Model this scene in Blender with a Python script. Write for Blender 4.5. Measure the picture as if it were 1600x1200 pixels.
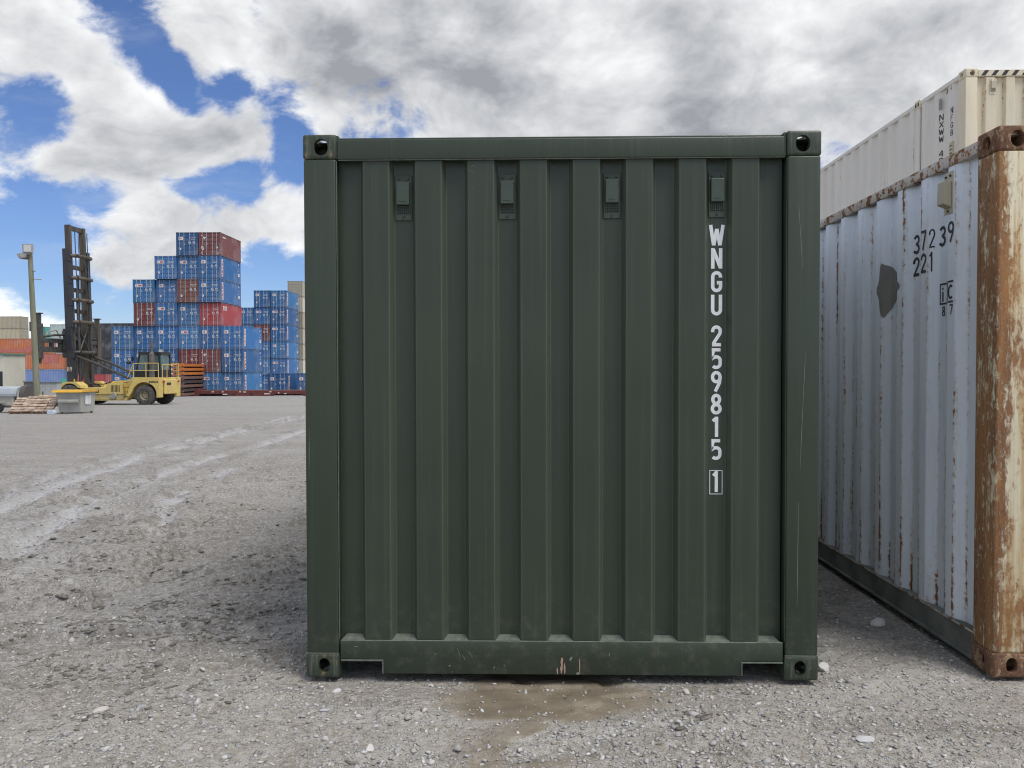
import bpy, bmesh, math, random
import numpy as np
from mathutils import Vector, Matrix

# ------------------------------------------------------------------ scene, camera, sky, sun
SC = bpy.context.scene
for o in list(bpy.data.objects): bpy.data.objects.remove(o)
COL = SC.collection
R = math.radians
random.seed(7)

YAW, PITCH, ROLL, FPX, EYE = 0.02173, 0.02082, -0.00195, 1201.0, 1.484
def cam_axes():
    f = Vector((-math.sin(YAW)*math.cos(PITCH), math.cos(YAW)*math.cos(PITCH), -math.sin(PITCH)))
    r = Vector((math.cos(YAW), math.sin(YAW), 0)); u = r.cross(f)
    return r*math.cos(ROLL)+u*math.sin(ROLL), -r*math.sin(ROLL)+u*math.cos(ROLL), f
CR, CU, CF = cam_axes()
def heading(px, py):                      # direction of a point of the photograph
    return (CF + CR*((px-800)/FPX) - CU*((py-600)/FPX)).normalized()
cam = bpy.data.cameras.new('camera'); camo = bpy.data.objects.new('camera', cam); COL.objects.link(camo)
camo.matrix_world = Matrix(((CR.x, CU.x, -CF.x, 0), (CR.y, CU.y, -CF.y, 0), (CR.z, CU.z, -CF.z, EYE), (0, 0, 0, 1)))
cam.sensor_width = 36; cam.lens = 36*FPX/1600; cam.clip_start = 0.05; cam.clip_end = 6000
SC.camera = camo

SUN_EL, SUN_DIR = R(60), Vector((0.80, -0.60, 0)).normalized()
sun = bpy.data.lights.new('sun', 'SUN'); sun.energy = 2.4; sun.angle = R(30); sun.color = (1, 0.955, 0.89)
suno = bpy.data.objects.new('sun', sun); COL.objects.link(suno)
sdir = Vector((SUN_DIR.x*math.cos(SUN_EL), SUN_DIR.y*math.cos(SUN_EL), math.sin(SUN_EL)))
suno.rotation_euler = (-sdir).to_track_quat('-Z', 'Y').to_euler(); suno.location = (20, -15, 30)

SC.view_settings.view_transform = 'Standard'; SC.view_settings.look = 'None'
SC.view_settings.exposure = 0.18; SC.view_settings.gamma = 1.0; SC.view_settings.use_curve_mapping = False
SC.render.engine = 'CYCLES'
SC.cycles.max_bounces = 6; SC.cycles.diffuse_bounces = 3; SC.cycles.glossy_bounces = 3; SC.cycles.transmission_bounces = 4
SC.cycles.use_denoising = True
SC.cycles.sample_clamp_indirect = 8; SC.cycles.adaptive_threshold = 0.025; SC.cycles.filter_width = 1.1

class NT:
    """small helper around a node tree"""
    def __init__(s, tree): s.t = tree; s.n = tree.nodes; s.l = tree.links
    def new(s, typ, **kw):
        n = s.n.new(typ)
        for k, v in kw.items(): setattr(n, k, v)
        return n
    def put(s, sock, v):
        if v is None: return
        if isinstance(v, bpy.types.NodeSocket): s.l.new(v, sock)
        else:
            if hasattr(sock, 'default_value') and hasattr(sock.default_value, '__len__') and isinstance(v, (tuple, list)) and len(sock.default_value) == 4 and len(v) == 3: v = (*v, 1)
            sock.default_value = v
    def math(s, op, a, b=None, c=None, clamp=False):
        n = s.new('ShaderNodeMath', operation=op, use_clamp=clamp)
        for i, v in enumerate((a, b, c)): s.put(n.inputs[i], v) if v is not None else None
        return n.outputs[0]
    def vmath(s, op, a, b=None):
        n = s.new('ShaderNodeVectorMath', operation=op); s.put(n.inputs[0], a)
        if b is not None: s.put(n.inputs[1], b)
        return n.outputs['Value'] if op in ('DOT_PRODUCT', 'LENGTH') else n.outputs[0]
    def rng(s, v, a, b, c=0.0, d=1.0, mode='SMOOTHSTEP'):
        n = s.new('ShaderNodeMapRange', interpolation_type=mode)
        for i, x in enumerate((v, a, b, c, d)): s.put(n.inputs[i], x)
        return n.outputs[0]
    def noise(s, vec, scale, detail=4, rough=0.5, dist=0.0, color=False, lac=2.0):
        n = s.new('ShaderNodeTexNoise'); s.put(n.inputs['Vector'], vec)
        for k, v in (('Scale', scale), ('Detail', detail), ('Roughness', rough), ('Distortion', dist), ('Lacunarity', lac)): s.put(n.inputs[k], v)
        return n.outputs['Color' if color else 'Fac']
    def mix(s, f, a, b, mode='MIX'):
        n = s.new('ShaderNodeMix', data_type='RGBA', blend_type=mode)
        s.put(n.inputs['Factor'], f); s.put(n.inputs['A'], a) if not isinstance(a, bpy.types.NodeSocket) else s.l.new(a, n.inputs[6])
        s.put(n.inputs[6], a); s.put(n.inputs[7], b); s.put(n.inputs[0], f)
        return n.outputs[2]
    def scale(s, vec, xyz):
        n = s.new('ShaderNodeVectorMath', operation='MULTIPLY'); s.put(n.inputs[0], vec); n.inputs[1].default_value = xyz
        return n.outputs[0]

def build_world():
    w = bpy.data.worlds.new('World'); SC.world = w; w.use_nodes = True
    k = NT(w.node_tree); k.n.clear()
    out = k.new('ShaderNodeOutputWorld'); bg = k.new('ShaderNodeBackground'); k.l.new(bg.outputs[0], out.inputs[0])
    bg.inputs['Strength'].default_value = 0.1
    sky = k.new('ShaderNodeTexSky', sky_type='NISHITA'); sky.sun_disc = False
    sky.sun_elevation = SUN_EL; sky.sun_rotation = math.atan2(SUN_DIR.x, SUN_DIR.y)
    sky.air_density = 1.0; sky.dust_density = 0.15; sky.ozone_density = 3.0; sky.altitude = 50
    d = k.new('ShaderNodeTexCoord').outputs['Generated']
    skyc = k.mix(1.0, sky.outputs[0], (0.70, 0.80, 1.06), 'MULTIPLY')
    q = k.scale(d, (1, 1, 1.55))
    warp = k.noise(q, 3.2, 3, 0.5, color=True)
    wv = k.vmath('SUBTRACT', warp, (0.5, 0.5, 0.5)); wv = k.scale(wv, (0.16, 0.16, 0.16))
    qw = k.vmath('ADD', q, wv)
    n_big = k.noise(qw, 4.8, 10, 0.56)
    n_off = k.noise(k.vmath('ADD', qw, (0.030, -0.015, 0.045)), 4.8, 8, 0.56)
    n_fine = k.noise(qw, 17, 8, 0.62)
    n_puff = k.noise(k.vmath('ADD', qw, (3.1, 1.7, 0.4)), 8.0, 9, 0.60)
    def dots(lst):
        tot = None
        for px, py, rad, amp in lst:
            c = heading(px, py); dp = k.vmath('DOT_PRODUCT', d, tuple(c))
            th = rad/FPX
            v = k.rng(dp, math.cos(th), 1.0, 0.0, amp)
            tot = v if tot is None else k.math('ADD', tot, v)
        return tot
    gaps = dots([(130, 0, 60, .22), (190, 40, 68, .32), (228, 95, 66, .32), (262, 150, 60, .26), (325, 152, 72, .34), (395, 158, 74, .38), (455, 178, 56, .30), (288, 185, 40, .14),
                 (10, 155, 95, .36), (90, 168, 64, .28), (345, 300, 68, .34), (425, 278, 78, .38), (465, 238, 56, .32), (290, 278, 45, .18), (20, 345, 90, .30), (110, 340, 80, .28), (180, 345, 50, .16),
                 (20, 440, 85, .30), (90, 452, 70, .26), (170, 500, 95, .30), (230, 470, 50, .12), (420, 450, 95, .34), (400, 400, 50, .14), (1312, 4, 45, .24), (1292, 236, 60, .30), (590, 188, 90, .16), (660, 200, 50, .10), (820, 205, 60, .10)])
    fills = dots([(110, 90, 105, .24), (40, 40, 95, .22), (230, 205, 85, .22), (180, 140, 75, .18), (40, 250, 100, .24), (170, 275, 100, .20), (270, 310, 60, .12),
                  (380, 212, 62, .42), (320, 235, 60, .30), (275, 225, 60, .22), (430, 225, 34, .2), (230, 380, 90, .24), (390, 345, 80, .26), (455, 310, 80, .30), (320, 350, 80, .22), (150, 400, 80, .24), (60, 395, 60, .16), (40, 495, 80, .26),
                  (420, 60, 190, .22), (640, 80, 260, .24), (900, 90, 300, .26), (1200, 100, 320, .26), (1500, 100, 300, .26)])
    cov = k.math('ADD', k.math('MULTIPLY', k.math('SUBTRACT', fills, gaps), 0.80), 0.095)
    base = k.math('ADD', n_big, k.math('MULTIPLY', k.math('SUBTRACT', n_fine, 0.5), 0.88))
    dens_raw = k.math('ADD', base, cov)
    dens = k.rng(dens_raw, 0.43, 0.70)
    # light and grey inside the clouds
    dark = dots([(330, 100, 150, .30), (470, 110, 170, .34), (640, 40, 200, .40), (760, 10, 160, .40), (560, 130, 160, .28), (900, 140, 190, .26), (1060, 130, 170, .38), (1150, 190, 150, .40), (820, 170, 140, .26), (1000, 60, 160, .16),
                 (1330, 160, 150, .30), (1420, 100, 120, .18), (1560, 20, 160, .22), (100, 110, 70, .10), (60, 290, 90, .22), (180, 250, 80, .18), (210, 340, 70, .14), (420, 245, 40, .2), (200, 445, 60, .12)])
    lite = dots([(960, 110, 90, .22), (930, 30, 130, .20), (1240, 60, 100, .34), (1225, 120, 60, .26), (1540, 70, 110, .16), (700, 130, 120, .14), (690, 190, 90, .16), (100, 60, 130, .10), (230, 190, 120, .08), (390, 340, 120, .06), (60, 490, 70, .1), (180, 400, 80, .06), (870, 200, 90, .1)])
    rel = k.math('MULTIPLY', k.math('SUBTRACT', n_big, n_off), 4.4)
    L = k.math('ADD', 0.70, rel)
    L = k.math('ADD', L, k.math('MULTIPLY', k.math('SUBTRACT', n_puff, 0.5), 2.1))
    L = k.math('ADD', L, k.math('MULTIPLY', k.math('SUBTRACT', n_fine, 0.5), 0.50))
    L = k.math('ADD', k.math('SUBTRACT', L, k.math('MULTIPLY', dark, 0.62)), k.math('MULTIPLY', lite, .8))
    L = k.math('SUBTRACT', L, k.rng(dens_raw, .62, 1.0, 0.0, .30))
    L = k.math('ADD', L, k.rng(dens_raw, .70, .50, 0.0, .22))
    L = k.rng(L, -0.55, 1.55, 0.0, 1.0, 'LINEAR')
    cc = k.mix(L, (3.1, 3.25, 3.55), (9.9, 9.95, 10.0))
    veil = k.rng(k.noise(k.scale(qw, (1, 1, 2.2)), 6.0, 7, .62), .48, .80, 0.0, .30)
    skyv = k.mix(veil, skyc, (6.4, 6.7, 7.3))
    col = k.mix(dens, skyv, cc)
    k.l.new(col, bg.inputs['Color'])
build_world()

# ------------------------------------------------------------------ helpers
def rot2(x, y, a): return x*math.cos(a)-y*math.sin(a), x*math.sin(a)+y*math.cos(a)
class MB:
    """collects shapes; build() links them as one mesh object"""
    def __init__(s): s.v = []; s.f = []
    def add(s, vs, fs):
        o = len(s.v); s.v += [tuple(p) for p in vs]; s.f += [tuple(o+i for i in f) for f in fs]; return s
    def box(s, x0, x1, y0, y1, z0, z1, m=None):
        vs = [Vector((x, y, z)) for z in (z0, z1) for y in (y0, y1) for x in (x0, x1)]
        if m is not None: vs = [m @ v for v in vs]
        return s.add(vs, [(0, 2, 3, 1), (4, 5, 7, 6), (0, 1, 5, 4), (2, 6, 7, 3), (0, 4, 6, 2), (1, 3, 7, 5)])
    def prism(s, poly, a, b, axis='y'):
        """polygon in the plane across axis, pushed from a to b"""
        def P(p, t): return {'y': (p[0], t, p[1]), 'x': (t, p[0], p[1]), 'z': (p[0], p[1], t)}[axis]
        n = len(poly); vs = [P(p, a) for p in poly]+[P(p, b) for p in poly]
        return s.add(vs, [tuple(range(n)), tuple(range(2*n-1, n-1, -1))]+[(i, i+n, (i+1) % n+n, (i+1) % n) for i in range(n)])
    def cyl(s, p0, p1, r0, r1=None, n=12, caps=True):
        r1 = r0 if r1 is None else r1; p0, p1 = Vector(p0), Vector(p1); d = (p1-p0).normalized()
        a = d.orthogonal().normalized(); b = d.cross(a)
        vs = [p0+(a*math.cos(2*math.pi*i/n)+b*math.sin(2*math.pi*i/n))*r0 for i in range(n)]+[p1+(a*math.cos(2*math.pi*i/n)+b*math.sin(2*math.pi*i/n))*r1 for i in range(n)]
        fs = [(i, (i+1) % n, (i+1) % n+n, i+n) for i in range(n)]
        if caps: fs += [tuple(range(n-1, -1, -1)), tuple(range(n, 2*n))]
        return s.add(vs, fs)
    def tube(s, pts, r, n=8):
        for a, b in zip(pts[:-1], pts[1:]): s.cyl(a, b, r, r, n)
        return s
    def bar(s, p0, p1, w, h):
        p0, p1 = Vector(p0), Vector(p1); d = (p1-p0); L = d.length; d.normalize()
        up = Vector((0, 0, 1)) if abs(d.z) < .95 else Vector((1, 0, 0)); sd = d.cross(up).normalized(); up = sd.cross(d)
        m = Matrix(((sd.x, d.x, up.x, p0.x), (sd.y, d.y, up.y, p0.y), (sd.z, d.z, up.z, p0.z), (0, 0, 0, 1)))
        return s.box(-w/2, w/2, 0, L, -h/2, h/2, m)
    def lathe(s, prof, c, axis, n=24):
        """profile (radius, offset along axis) turned about axis through c"""
        c, ax = Vector(c), Vector(axis).normalized(); a = ax.orthogonal().normalized(); b = ax.cross(a); m = len(prof); vs = []
        for i in range(n):
            t = 2*math.pi*i/n
            for r, o in prof: vs.append(c+ax*o+(a*math.cos(t)+b*math.sin(t))*r)
        return s.add(vs, [(i*m+j, ((i+1) % n)*m+j, ((i+1) % n)*m+j+1, i*m+j+1) for i in range(n) for j in range(m-1)])
    def mesh(s, name, bevel=0, seg=2, smooth=None):
        me = bpy.data.meshes.new(name); me.from_pydata(s.v, [], s.f); 
        bm = bmesh.new(); bm.from_mesh(me)
        bmesh.ops.recalc_face_normals(bm, faces=bm.faces)
        if bevel:
            es = [e for e in bm.edges if len(e.link_faces) == 2 and e.calc_face_angle(0) > R(25)]
            bmesh.ops.bevel(bm, geom=es, offset=bevel, segments=seg, affect='EDGES', profile=0.5, clamp_overlap=True)
        bm.to_mesh(me); bm.free()
        if smooth:
            me.polygons.foreach_set('use_smooth', [True]*len(me.polygons)); me.set_sharp_from_angle(angle=R(smooth))
        return me
    def build(s, name, mat, parent=None, bevel=0, seg=2, smooth=None, color=None):
        return link(name, s.mesh(name, bevel, seg, smooth), mat, parent, color)
def link(name, me, mat, parent=None, color=None):
    if mat is not None and not me.materials: me.materials.append(mat)
    o = bpy.data.objects.new(name, me); COL.objects.link(o)
    if parent is not None: o.parent = parent
    if color is not None: o.color = (*color, 1)
    return o
def empty(name, loc=(0, 0, 0), rz=0.0):
    o = bpy.data.objects.new(name, None); COL.objects.link(o); o.location = loc; o.rotation_euler = (0, 0, rz); o.empty_display_size = .2
    return o
def tag(o, label, cat, group=None, kind=None):
    if label: o['label'] = label
    if cat: o['category'] = cat
    if group: o['group'] = group
    if kind: o['kind'] = kind
    return o
def np_mesh(name, V, F, smooth=False):
    """V (n,3) float array, F (m,k) int array of equal-sized faces"""
    me = bpy.data.meshes.new(name); V = np.asarray(V, np.float32); F = np.asarray(F, np.int32); m, kk = F.shape
    me.vertices.add(len(V)); me.vertices.foreach_set('co', V.ravel())
    me.loops.add(m*kk); me.loops.foreach_set('vertex_index', F.ravel())
    me.polygons.add(m); me.polygons.foreach_set('loop_start', np.arange(0, m*kk, kk, dtype=np.int32)); me.polygons.foreach_set('loop_total', np.full(m, kk, np.int32))
    if smooth: me.polygons.foreach_set('use_smooth', np.ones(m, bool))
    me.update(); me.validate(); return me
def attr(me, name, vals):
    a = me.attributes.new(name, 'FLOAT', 'POINT'); a.data.foreach_set('value', np.asarray(vals, np.float32)); return a

# ------------------------------------------------------------------ materials
def mat_new(name):
    m = bpy.data.materials.new(name); m.use_nodes = True; k = NT(m.node_tree); return m, k, k.n['Principled BSDF']
def bump(k, b, h, strength, dist=0.01):
    n = k.new('ShaderNodeBump'); n.inputs['Strength'].default_value = strength; n.inputs['Distance'].default_value = dist
    k.l.new(h, n.inputs['Height']); k.l.new(n.outputs[0], b.inputs['Normal'])
def simple(name, col, col2=None, rough=0.6, metal=0.0, scale=6.0, bmp=0.0, streak=False, spec=0.5):
    """plain surface with uneven colour; streak draws the unevenness out vertically"""
    m, k, b = mat_new(name); co = k.new('ShaderNodeTexCoord').outputs['Object']
    if streak: co = k.scale(co, (1, 1, .12))
    n = k.noise(co, scale, 6, .6)
    col2 = col2 or tuple(c*.72 for c in col)
    k.put(b.inputs['Base Color'], k.mix(k.rng(n, .35, .68), col, col2))
    k.put(b.inputs['Roughness'], k.rng(n, .3, .7, max(rough-.1, 0.02), min(rough+.12, 1)))
    b.inputs['Metallic'].default_value = metal; b.inputs['Specular IOR Level'].default_value = spec
    if bmp: bump(k, b, k.noise(co, scale*5, 4), bmp)
    return m
def plain(name, col, rough=.6, metal=0.0):
    m, k, b = mat_new(name); b.inputs['Base Color'].default_value = (*col, 1); b.inputs['Roughness'].default_value = rough; b.inputs['Metallic'].default_value = metal; return m

def mat_green():
    m, k, b = mat_new('green_paint'); co = k.new('ShaderNodeTexCoord').outputs['Object']
    st = k.noise(k.scale(co, (55, 55, .7)), 1.0, 5, .65); bl = k.noise(co, 1.6, 5, .55); sp = k.noise(co, 160, 2, .5)
    c = k.mix(k.rng(bl, .3, .7), (.030, .044, .028), (.036, .051, .033))
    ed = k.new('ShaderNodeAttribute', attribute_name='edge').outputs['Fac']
    c = k.mix(k.math('MULTIPLY', k.math('POWER', ed, 6.0), .36), c, (.17, .19, .15))  # sun highlight along the rib edges, painted into the colour
    c = k.mix(k.math('MULTIPLY', k.rng(st, .50, .74), .22), c, (.085, .105, .080))
    # dust and scuffs low on the box
    z = k.new('ShaderNodeSeparateXYZ'); k.l.new(co, z.inputs[0])
    low = k.rng(z.outputs[2], .55, .05); gr = k.noise(co, 14, 6, .7)
    c = k.mix(k.math('MULTIPLY', k.math('MULTIPLY', low, k.rng(gr, .46, .72)), .34), c, (.165, .150, .122))
    c = k.mix(k.math('MULTIPLY', k.rng(sp, .72, .76), k.math('MULTIPLY', k.rng(gr, .5, .62), .5)), c, (.20, .20, .18))
    k.put(b.inputs['Base Color'], c)
    k.put(b.inputs['Roughness'], k.math('ADD', k.rng(st, .35, .75, .36, .52), k.math('MULTIPLY', low, .12)))
    h = k.math('ADD', k.math('MULTIPLY', k.noise(k.scale(co, (1, 1, .45)), 2.6, 3, .5), 1.0), k.math('MULTIPLY', k.noise(co, 220, 2), .012))
    bump(k, b, h, .35, .02); return m
def mat_rusty(name, paint1, paint2, amount, edge=False, rough=.55, streak=.18, scale=5.0, rust=((.11, .045, .022), (.30, .125, .04)), grime=(.30, .29, .26), low=0.0):
    """painted steel with rust: blotches drawn out downwards, more along worn edges when the mesh carries an edge attribute"""
    m, k, b = mat_new(name); co = k.new('ShaderNodeTexCoord').outputs['Object']
    s1 = k.noise(k.scale(co, (1, 1, streak)), scale*2.2, 8, .68, .4); s2 = k.noise(co, scale*5, 7, .7); s3 = k.noise(k.scale(co, (1, 1, .08)), scale*7, 4, .6)
    c = k.mix(k.rng(k.noise(co, 1.1, 4), .3, .7), paint1, paint2)
    c = k.mix(k.math('MULTIPLY', k.rng(s3, .46, .72), .28), c, grime)
    f = k.math('ADD', k.math('MULTIPLY', s1, .62), k.math('MULTIPLY', s2, .38))
    if edge:
        a = k.new('ShaderNodeAttribute', attribute_name='edge').outputs['Fac']
        f = k.math('ADD', f, k.math('MULTIPLY', a, .125))
    if low:
        z = k.new('ShaderNodeSeparateXYZ'); k.l.new(co, z.inputs[0]); f = k.math('ADD', f, k.rng(z.outputs[2], .7, .1, 0, low))
    msk = k.rng(f, 1-amount-.015, 1-amount+.03); halo = k.rng(f, 1-amount-.10, 1-amount+.02)
    rc = k.mix(k.rng(s2, .35, .68), rust[0], rust[1])
    c = k.mix(k.math('MULTIPLY', halo, .42), c, (.50, .33, .16)); c = k.mix(msk, c, rc)
    k.put(b.inputs['Base Color'], c); k.put(b.inputs['Roughness'], k.rng(msk, 0, 1, rough, .9))
    bump(k, b, k.math('ADD', k.math('MULTIPLY', k.noise(co, 2.2, 3), .8), k.math('ADD', k.math('MULTIPLY', msk, -.06), k.math('MULTIPLY', s2, k.math('MULTIPLY', msk, .12)))), .45, .02)
    return m
def mat_far():
    """container paint seen from afar: colour comes from the object, dirt and fading from noise"""
    m, k, b = mat_new('far_container_paint'); co = k.new('ShaderNodeTexCoord').outputs['Object']; oi = k.new('ShaderNodeObjectInfo')
    st = k.noise(k.scale(co, (1, 1, .15)), 5, 6, .65); bl = k.noise(co, .7, 5, .6)
    c = k.mix(k.math('MULTIPLY', k.rng(st, .45, .75), .40), oi.outputs['Color'], (.17, .155, .14))
    c = k.mix(k.math('MULTIPLY', k.rng(bl, .45, .7), .22), c, (.45, .45, .47))
    rs = k.noise(co, 9, 7, .7); c = k.mix(k.rng(rs, .68, .72), c, (.16, .075, .04))
    k.put(b.inputs['Base Color'], c); b.inputs['Roughness'].default_value = .5; return m

def mat_post():
    """cream paint largely lost to rust that has run down the post, worst along its outer corner"""
    m, k, b = mat_new('rusty_cream_post'); co = k.new('ShaderNodeTexCoord').outputs['Object']
    z = k.new('ShaderNodeSeparateXYZ'); k.l.new(co, z.inputs[0])
    run = k.noise(k.scale(co, (1, 1, .055)), 26, 6, .62, .3); run2 = k.noise(k.scale(co, (1, 1, .16)), 11, 8, .7, .5); fl = k.noise(k.scale(co, (1, 1, .5)), 34, 8, .72, .6); bl = k.noise(co, 3.0, 5, .6)
    cream = k.mix(k.rng(bl, .35, .65), (.70, .65, .48), (.64, .57, .40))
    c = k.mix(k.math('MULTIPLY', k.rng(run, .42, .62), .75), cream, (.50, .33, .13)); c = k.mix(k.math('MULTIPLY', k.rng(run2, .50, .70), .6), c, (.40, .20, .07))
    corner = k.math('MULTIPLY', k.rng(z.outputs[0], .100, .030), .085)
    f = k.math('ADD', k.math('ADD', k.math('MULTIPLY', fl, .42), k.math('MULTIPLY', run2, .40)), k.math('ADD', k.math('MULTIPLY', run, .18), corner)); f = k.math('ADD', f, k.math('MULTIPLY', k.math('SUBTRACT', bl, .5), .18))
    msk = k.rng(f, .490, .585); rc = k.mix(k.rng(fl, .36, .66), (.125, .062, .036), (.27, .135, .062)); rc = k.mix(k.rng(run, .40, .62, 0, .55), rc, (.42, .205, .07)); rc = k.mix(k.rng(k.noise(co, 60, 4, .7), .56, .68, 0, .55), rc, (.40, .31, .22))
    c = k.mix(msk, c, rc); k.put(b.inputs['Base Color'], c); k.put(b.inputs['Roughness'], k.rng(msk, 0, 1, .6, .92))
    bump(k, b, k.math('ADD', k.math('MULTIPLY', msk, -.15), k.math('MULTIPLY', fl, k.math('MULTIPLY', msk, .35))), .6, .012); return m
M = {}
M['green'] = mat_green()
M['green_pale'] = simple('green_vent_paint', (.052, .076, .056), (.046, .068, .050), .45, scale=30)
M['green_plate'] = simple('vent_plate_green', (.050, .070, .050), (.042, .060, .043), .5, scale=30)
M['green_dark'] = plain('vent_mesh_dark', (.012, .018, .013), .7)
M['green_rust'] = mat_rusty('green_casting_paint', (.030, .044, .028), (.036, .051, .033), .362, scale=9, rust=((.20, .07, .025), (.36, .14, .05)), rough=.5)
M['green_edge_pale'] = simple('pale_green_edge', (.135, .150, .125), (.085, .10, .08), .7, scale=25)  # worn welds and lips; ramps pale with dust and painted sky light
M['white_ink'] = simple('white_lettering', (.88, .89, .90), (.80, .81, .83), .5, scale=40)
M['black_ink'] = simple('black_lettering', (.018, .022, .030), (.05, .055, .065), .55, scale=30)
M['paleblue'] = mat_rusty('pale_blue_paint', (.80, .87, .96), (.84, .90, .97), .340, edge=True, rough=.36, streak=.06, scale=6, grime=(.62, .65, .68), low=.05)
M['paleblue_grime'] = simple('weathered_grey_rail', (.20, .21, .19), (.115, .125, .11), .75, scale=5, bmp=.2)
M['rail_rust'] = mat_rusty('flaking_top_rail', (.62, .60, .57), (.50, .48, .45), .485, streak=1.0, scale=7, rough=.7)
M['post_rust'] = mat_post()
M['cast_rust'] = mat_rusty('rusty_casting', (.30, .20, .13), (.22, .14, .09), .545, streak=.6, scale=9, rough=.85, rust=((.10, .055, .036), (.21, .105, .055)))
M['beige'] = mat_rusty('beige_paint', (.68, .59, .42), (.70, .64, .50), .315, edge=True, streak=.12, scale=4, grime=(.52, .49, .42))
M['beige_side'] = mat_rusty('beige_side_paint', (.70, .675, .615), (.74, .715, .66), .285, edge=True, streak=.1, scale=4, grime=(.55, .54, .52))
M['beige_grey'] = plain('beige_vent_box', (.50, .46, .34), .6)
M['hazard_black'] = plain('hazard_black', (.03, .03, .032), .6)
M['tape'] = simple('brown_tape', (.20, .19, .18), (.25, .235, .215), .5, scale=8)
M['dark'] = plain('underside_dark', (.03, .03, .03), .8)
M['far'] = mat_far()
M['far_white'] = simple('far_white_print', (.74, .74, .73), (.60, .60, .60), .6, scale=3)
M['far_red'] = plain('far_red_print', (.50, .05, .06), .6)
M['far_rod'] = simple('galvanised_rod', (.42, .45, .48), (.30, .32, .34), .5, scale=5)
M['far_frame'] = simple('container_frame_dark', (.10, .085, .06), (.055, .05, .045), .8, scale=4)

# ------------------------------------------------------------------ ground
def gz(X, Y):
    """the yard falls gently away from the camera and lifts again far left"""
    X = np.asarray(X, float); Y = np.asarray(Y, float)
    t = np.clip((-58-X)/22, 0, 1); lift = 1.1*t*t*(3-2*t)*np.clip((Y-60)/40, 0, 1)
    return -.019*np.clip(Y-4, 0, 125)+lift
def gzf(x, y): return float(gz(x, y))
def vnoise(x, y, seed):
    xi = np.floor(x).astype(np.int64); yi = np.floor(y).astype(np.int64); fx = x-xi; fy = y-yi
    def h(a, b):
        n = (a*374761393+b*668265263+seed*1274126177) & 0x7fffffff; n = ((n ^ (n >> 13))*1103515245+12345) & 0x7fffffff; n = (n ^ (n >> 16))*2654435761 & 0x7fffffff
        return ((n ^ (n >> 15)) & 0xffff)/65535.0
    u = fx*fx*fx*(fx*(fx*6-15)+10); v = fy*fy*fy*(fy*(fy*6-15)+10)
    return (h(xi, yi)*(1-u)+h(xi+1, yi)*u)*(1-v)+(h(xi, yi+1)*(1-u)+h(xi+1, yi+1)*u)*v
def fbm(x, y, seed, o=4, g=.5):
    a, s, t = 1.0, 0.0, 0.0
    for i in range(o): s = s+a*vnoise(x*2**i+i*17.3, y*2**i-i*9.1, seed+i); t += a; a *= g
    return s/t
def sstep(a, b, v): t = np.clip((v-a)/(b-a), 0, 1); return t*t*(3-2*t)
def path_dist(X, Y, pts):
    d = np.full(X.shape, 1e9)
    for (x0, y0), (x1, y1) in zip(pts[:-1], pts[1:]):
        t = np.clip(((X-x0)*(x1-x0)+(Y-y0)*(y1-y0))/((x1-x0)**2+(y1-y0)**2), 0, 1); d = np.minimum(d, np.hypot(X-x0-t*(x1-x0), Y-y0-t*(y1-y0)))
    return d
TRACKS = [([(-4.4, 4.5), (-5.76, 8.2), (-6.45, 10.6), (-7.25, 14.2), (-7.8, 18), (-9.6, 32.8), (-10.5, 42)], .17),
          ([(-4.0, 5.5), (-5.0, 8.4), (-5.4, 10.3), (-5.75, 13.5), (-6.1, 18), (-6.5, 22), (-7.3, 34)], .14),
          ([(-5.5, 6.6), (-6.7, 9.9), (-7.3, 12.3), (-8.0, 16), (-8.9, 24), (-10.2, 33)], .12),
          ([(-3.6, 7.4), (-4.35, 9.3), (-4.75, 12.2)], .12), ([(-3.3, 6.6), (-3.7, 7.7), (-4.1, 8.9)], .10)]
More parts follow.
